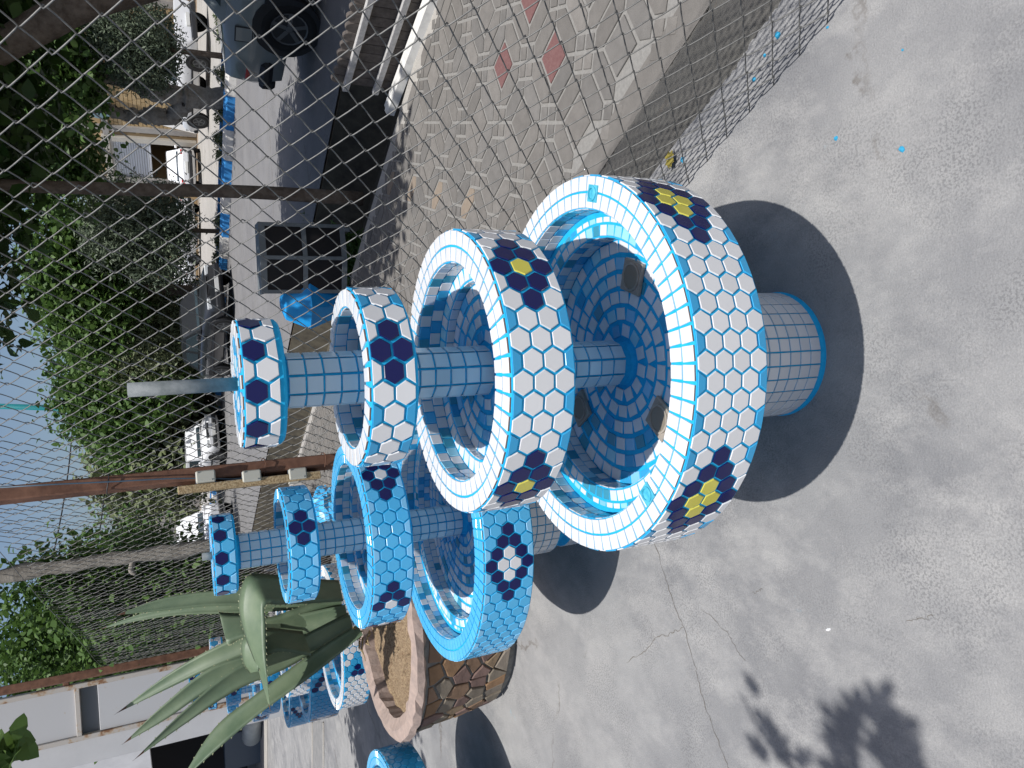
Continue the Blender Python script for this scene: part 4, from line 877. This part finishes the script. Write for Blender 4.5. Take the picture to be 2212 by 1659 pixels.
# verge trees
def vs_(y, t=14.6):
    lo, hi = 2.0, 160.0
    for _ in range(40):
        md = (lo+hi)/2; q = pix(ST(md, t, 0)); lo, hi = (md, hi) if q[1] < y else (lo, md)
    return lo
def blob_px(x, y, t, r): p = pl_t(x, y, t); return p, r
def vtree(y, label, name, blobs_px, n, size, lm, seed, tr, t=14.6, h=1.6, bark=M_BARK, **kw):
    bs = ST(vs_(y,t), t, .05); bl = [(tuple(pl_t(bx_[0], bx_[1], t+bx_[3])-bs), bx_[2]) for bx_ in blobs_px]
    c0 = Vector(bl[0][0]); return tree(name, label, bs, [(0,0,0),(0,0,h*.5),(c0*.15+Vector((0,0,h)))], [tr,tr*.9,tr*.7], bl, n, size, lm, seed, bark, **kw)
GV = 'trees on the verge across the street'
vtree(124, 'dark juniper tree on the verge left of the white pickup', 'juniper_tree', [(290,85,(1.05,1.1,.85),.2),(335,105,(.85,.9,.6),.1),(235,80,(.75,.8,.6),.3),(300,125,(.7,.7,.8),0)], 21000, .095, 'juniper', 31, .07, h=1.5, needle=True, clump=.24, aspect=.30, group=GV)
mb_ = ST(vs_(212),14.6,.05); mt = thing('mulberry_tree', 'gnarled knobbly mulberry tree forking in front of the brick wall', 'tree', mb_, 0, GV)
q = lambda x, y, d=0: tuple(pl_t(x,y,14.6+d)-mb_)
trunk(mt, [(0,0,-.05), q(450,213), q(415,210), q(398,208)], [.27,.25,.28,.30], M_BARKG, lump=.07, n=14)
for pts, rr in (([q(410,205),q(370,203),q(335,198),q(300,185),q(262,170),q(215,160),q(150,150)],[.24,.20,.23,.17,.19,.13,.09]), ([q(402,215),q(385,240),q(365,254),q(330,250),q(300,252),q(262,245),q(215,232),q(160,225)],[.20,.17,.18,.20,.17,.14,.13,.08]), ([q(262,245),q(285,256),q(300,262)],[.10,.12,.08])): trunk(mt, pts, rr, M_BARKG, 'limb', lump=.10, n=12)
crown(mt, [(q(110,140),(1.5,1.5,1.0)),(q(40,230),(1.4,1.4,.8)),(q(100,350),(1.5,1.5,.9)),(q(175,165),(.8,.8,.5)),(q(190,350),(.8,.8,.6)),(q(215,220),(.4,.4,.3))], 13000, .17, M_LF['mid'], 32, clump=.45)
vtree(500, 'grey green juniper tree on the verge left of the slender trunk', 'juniper_tree', [(300,500,(1.6,1.6,1.6),0),(350,540,(1.2,1.2,.9),0),(250,470,(1.2,1.2,1.1),.2),(370,470,(1.0,1.0,.7),0)], 20000, .13, 'juniper', 33, .07, h=1.6, needle=True, clump=.32, aspect=.34, group=GV)
vtree(628, 'dark trunked broad leaved tree on the verge right of the charcoal sedan', 'verge_tree', [(200,610,(2.2,2.2,1.6),0),(255,650,(1.6,1.6,1.0),0),(150,570,(2.0,2.0,1.3),.4),(170,690,(1.8,1.8,1.2),0)], 20000, .20, 'bright', 34, .22, h=2.2, group=GV, clump=.5)
vtree(690, 'olive green feathery juniper tree behind the charcoal sedan', 'juniper_tree', [(330,680,(2.0,2.0,2.0),0),(290,740,(1.7,1.7,2.0),0),(370,760,(1.5,1.5,1.1),0),(270,680,(1.2,1.2,1.2),0)], 20000, .17, 'olive', 35, .09, h=1.4, needle=True, clump=.42, aspect=.34, group=GV)
vtree(770, 'bright green tall verge tree behind the steel pipe', 'verge_tree', [(225,850,(2.4,2.4,1.7),0),(275,805,(2.2,2.2,1.8),0),(320,900,(2.8,2.8,1.7),0),(270,930,(2.0,2.0,1.4),0),(330,780,(2.2,2.2,1.5),0),(165,860,(1.0,1.0,.8),0)], 26000, .25, 'mid', 36, .25, h=2.5, group=GV, clump=.8)
vtree(850, 'far olive verge tree between pipe and rusty post', 'verge_tree', [(360,930,(4,4,2.2),0),(320,985,(3.4,3.4,2.6),0),(390,880,(3,3,1.6),0)], 20000, .34, 'olive', 37, .25, h=2.5, group=GV, clump=1.0)
for (s_, t_, z_, r_, seed, lab, lm) in ((26,5.2,4.2,2.6,41,'dense street tree farther along the ditch left of the post','mid'),(34,5.0,4.6,3.0,42,'second dense street tree farther along the ditch','dark'),(44,5.5,5.0,3.4,43,'third dense street tree far along the ditch','mid')):
    bs = ST(s_,t_,-.3); tree('street_tree', lab, bs, [(0,0,0),(.1,0,1.6),(0,.1,2.8)], [.16,.14,.10], [((0,0,z_),(r_,r_,r_*.8)),((r_*.5,.3,z_-.6),(r_*.7,r_*.7,r_*.6)),((-r_*.5,-.2,z_+.5),(r_*.7,r_*.7,r_*.6)),((0,0,z_-1.6),(r_*.6,r_*.6,r_*.5))], 9000, .24, lm, seed, group='street trees along the ditch', clump=.5)
for k, y_ in enumerate((40,70,170,250,300,340,480,520,560)):                  # small verge plants
    bs = ST(vs_(y_,14.4),14.4,.08); t = thing('verge_weed', '%s small weed tuft on the verge counting leftward from the picture edge' % ('first','second','third','fourth','fifth','sixth','seventh','eighth','ninth')[k], 'weed', bs, 0, 'weeds along the kerb'); crown(t, [((0,0,.16),(.22,.22,.14))], 260, .10, M_LF['olive'], 60+k, 'leaves', clump=.1, needle=True, aspect=.3)
for k, (x, y) in enumerate(((705,520),(760,585),(748,540),(690,470))):
    p = gz(x+20,y,-.35); t = thing('ditch_grass', ('green grass tuft in the ditch nearest the litter bin','green grass tuft in the ditch lowest of the four','green grass tuft in the ditch between two others','green grass tuft in the ditch nearest the timber barrier')[k], 'grass tuft', (p.x,p.y,-.5), 0, 'grass tufts in the ditch'); crown(t, [((0,0,.2),(.25,.25,.2))], 350, .22, M_LF['bright'], 80+k, 'blades', clump=.14, needle=True, aspect=.14)
# teal lamp post and wires
M_TEAL = mat('teal_paint', (.015,.20,.22), .5, .4)
tb = ST(40,14.7,0); pa, pb_ = pl_t(455,893,14.7), pl_t(50,881,14.7); lp = thing('lamp_post', 'tall teal painted lamp post rising from the verge beyond the trees', 'lamp post', (pa.x,pa.y,0)); d_ = (pb_-pa); MB().tube([(0,0,0), tuple(d_*1.35)], [.16,.10], 10).build('shaft', M_TEAL, lp); MB().bbox(tuple(d_*.86+Vector((0,-.1,0))), (.5,.3,.3), .04).build('bracket', M_TEAL, lp)
M_WIREB = mat('overhead_wire', (.05,.05,.055), .6, .3)
for k, (a_, b_) in enumerate((((150,700),(95,1290)),((215,760),(190,1290)),((300,900),(310,1160)))):
    A, B = atY(*a_,42), atY(*b_,34); tag(MB().tube([A.lerp(B,u)+Vector((0,0,-.5*math.sin(math.pi*u))) for u in np.linspace(-.3,1.3,24)], .03, 5).build('overhead_wire', M_WIREB), ('highest','middle','lowest')[k]+' of the overhead wires crossing the pale sky', 'wire', 'overhead wires')
# little banners far down the street
for k, (x, y, c, lab) in enumerate(((392,858,(.45,.04,.03),'red'),(405,862,(.50,.36,.06),'yellow'),(425,863,(.02,.05,.35),'blue'))):
    p = pl_t(x,y,15.6); MBo = MB().bbox((0,0,0), (1.0,.06,.9), .02).build('banner', mat('banner_'+lab, c, .7, .3), None, p, .2); tag(MBo, 'small %s banner far down the street right of the teal post' % lab, 'banner')
# ------------------------------------------------------------------ fig branch overhead at left: throws the leaf shadow on the floor
M_FIG = leafmat('leaf_fig', (.05,.13,.02), (.09,.19,.035), .3, 6)
fig = thing('fig_tree', 'fig tree behind the viewer whose leaf shadow falls on the floor', 'tree', (-2.5,-1.1,0))
fo = Vector((-2.5,-1.1,0))
def figleaf(p, nrm, dirv, size):
    nrm = nrm.normalized(); dirv = (dirv-nrm*dirv.dot(nrm)).normalized(); sd = dirv.cross(nrm)
    prof = [(0,0),(.16,.02),(.34,.16),(.30,.28),(.20,.34),(.36,.52),(.38,.70),(.26,.68),(.13,.60),(.16,.82),(0,1.05)]
    b = MB(); pts = [p+dirv*(y*size)+sd*(x*size)+nrm*(-.25*x*x*size+.06*size*y) for x, y in prof] + [p+dirv*(y*size)-sd*(x*size)+nrm*(-.25*x*x*size+.06*size*y) for x, y in reversed(prof[1:-1])]
    n = len(pts); ctr = [p+dirv*(k*size) for k in (.2,.5)]; pts = [v-fo for v in pts]
    b.add(pts, [tuple(range(n))]); b.build('leaf', M_FIG, fig)
def caster(x, y, h): g = gz(x, y); return Vector((g.x-SUN_DIR.x/(-SUN_DIR.z)*h, g.y-SUN_DIR.y/(-SUN_DIR.z)*h, h))
trunk(fig, [(0,0,0),(.1,.05,1.2),(.3,.1,2.6),(.9,.2,3.8)], [.11,.10,.08,.05], M_BARKG)
H_ = 3.7
j1, j2, j3 = caster(1900,1640,H_), caster(1800,1560,H_), caster(1690,1640,H_)
st_ = fo+Vector((.9,.2,3.8)); trunk(fig, rel(fo, [st_, st_.lerp(j1,.6)+Vector((0,0,.05)), j1, j2]), [.035,.022,.014,.006], M_BARKG, 'branch', n=7); trunk(fig, rel(fo, [st_, st_.lerp(j3,.6), j3, caster(1600,1500,H_)]), [.03,.02,.010,.005], M_BARKG, 'branch', n=7)
for (x, y, x2, y2, sz) in ((1860,1600,1730,1480,.14),(1880,1560,1930,1460,.15),(1900,1590,1990,1560,.15),(1860,1640,1760,1590,.12),(1900,1650,1990,1650,.15),(1840,1570,1850,1450,.13),(1880,1620,1880,1520,.15),(1820,1640,1780,1560,.12),(1680,1600,1630,1530,.11),(1700,1650,1660,1560,.13),(1720,1650,1770,1640,.10),(1660,1640,1610,1590,.10),(1870,1690,1800,1660,.16),(1930,1690,1960,1620,.17),(1640,1500,1600,1440,.08)):
    a_, b_ = caster(x,y,H_+rng.normal()*.06), caster(x2,y2,H_+rng.normal()*.06); figleaf(a_, Vector((rng.normal()*.25,rng.normal()*.25-.2,1)), b_-a_, sz)
yt = Vector((-4.3,4.9,0)); tree('yard_tree', 'leafy yard tree left of the frame whose tip shows in the upper left corner', yt, [(0,0,0),(.05,0,1.5),(.2,.0,2.6)], [.12,.10,.07],
    [((.6,-.1,4.9),(1.0,1.1,.8)),((-.2,.5,5.0),(1.0,1.1,.8)),((1.1,.5,5.0),(.75,.8,.55)),((.4,1.2,4.9),(.9,.9,.6))], 5200, .15, 'bright', 51, clump=.3)
tp = atY(10,1650,4.6); ytr = [o for o in COL.objects if o.name.startswith('yard_tree')][0]
trunk(ytr, [(.5,-.1,4.3), tuple((tp-yt)*.9+Vector((-.1,0,.5))), tuple(tp-yt)], [.03,.015,.006], M_BARK, 'branch', n=6); crown(ytr, [(tuple(tp-yt),(.13,.12,.10))], 34, .16, M_LF['bright'], 52, 'leaf_spray', clump=.12)
# ------------------------------------------------------------------ litter on the yard floor
M_CRUMB = mat('blue_crumb', (.03,.28,.46), .7, .3); rngc = np.random.default_rng(5)
for k, (x, y, sz, lab) in enumerate(((1681,76,.010,'largest crumb of blue grout on the floor by the fence foot'),(1652,120,.006,'blue grout crumb under the fence mesh'),(1629,171,.007,'blue grout crumb by the hanging wire ends'),(1475,345,.010,'blue flake beside the dry yellow leaf'),(1806,299,.006,'small pale blue grout drop on open floor'),(1949,322,.008,'blue grout blob in the middle of the right floor'),(1788,59,.004,'tiny blue grout speck near the right edge'),(1950,108,.003,'tiny blue grout speck far right'))):
    p = gz(x,y,0); b = MB(); b.lathe([(sz,0),(sz*.9,sz*.35),(sz*.5,sz*.7),(.0004,sz*.8)], 7); b.v = [tuple(Vector(v)*(1+rngc.normal()*.12)) for v in b.v]; tag(b.build('grout_crumb', M_CRUMB, None, p, rngc.random()*6), lab, 'crumb', 'blue grout crumbs')
p = gz(1452,345,.01); b = MB(); n = 16; ctr = (0,0,.01); pts = [(math.cos(2*math.pi*k/n)*.024*(1+.45*(k % 2)), math.sin(2*math.pi*k/n)*.016*(1+.5*(k % 2)), .004+.012*rng.random()) for k in range(n)]; b.add([ctr]+pts, [(0,1+k,1+(k+1) % n) for k in range(n)])
tag(b.build('dry_leaf', mat('dry_leaf', (.22,.18,.04), .8, .2), None, p), 'dry curled yellow leaf on the wet cement', 'leaf')

def zp2(X, Y): return gz((2480+X*1.2724)/1.8517, (1920+Y*1.2724)/1.8517, .0)
M_CRK = mat('crack_dirt', (.125,.112,.095), .95, .1)
for path, wd in (([(60,40),(110,200),(140,300),(160,360),(185,430),(200,460),(235,580),(250,640),(265,700),(290,770),(320,850),(350,920)], .0022), ([(200,460),(175,476),(150,487),(125,489),(110,500),(85,530),(60,550),(20,575)], .0020), ([(415,355),(432,349),(450,344)], .0022), ([(255,405),(300,440),(345,490),(375,545),(395,570)], .0014), ([(900,438),(940,440),(965,432),(985,428)], .0013)):
    P_ = [zp2(*q_) for q_ in path]; fine = []
    for a_, b_ in zip(P_, P_[1:]):
        for k in range(5): fine.append(a_.lerp(b_, k/5)+Vector((rng.normal()*.003, rng.normal()*.003, 0)))
    fine.append(P_[-1]); b = MB(); n_ = len(fine)
    for i, p in enumerate(fine):
        t_ = (fine[min(i+1,n_-1)]-fine[max(i-1,0)]).normalized(); o_ = Vector((-t_.y, t_.x, 0))*wd*.62*(.3+.9*rng.random())*(.25 if i in (0,n_-1) else 1); b.v += [tuple(p+o_+Vector((0,0,.0012))), tuple(p-o_+Vector((0,0,.0012)))]
    for i in range(n_-1): b.f.append((2*i,2*i+1,2*i+3,2*i+2)); b.mi.append(0); b.sm.append(False)
    struct(b.build('floor_crack', M_CRK))
ch = zp2(655,470); b = MB(); b.lathe([(.007,0),(.006,.002),(.0005,.003)], 6); b.v = [(v[0]*.6, v[1]*1.4, v[2]) for v in b.v]; tag(b.build('tile_chip', TM['W'], None, ch, .5), 'tiny white tile chip alone on the open concrete floor', 'chip')
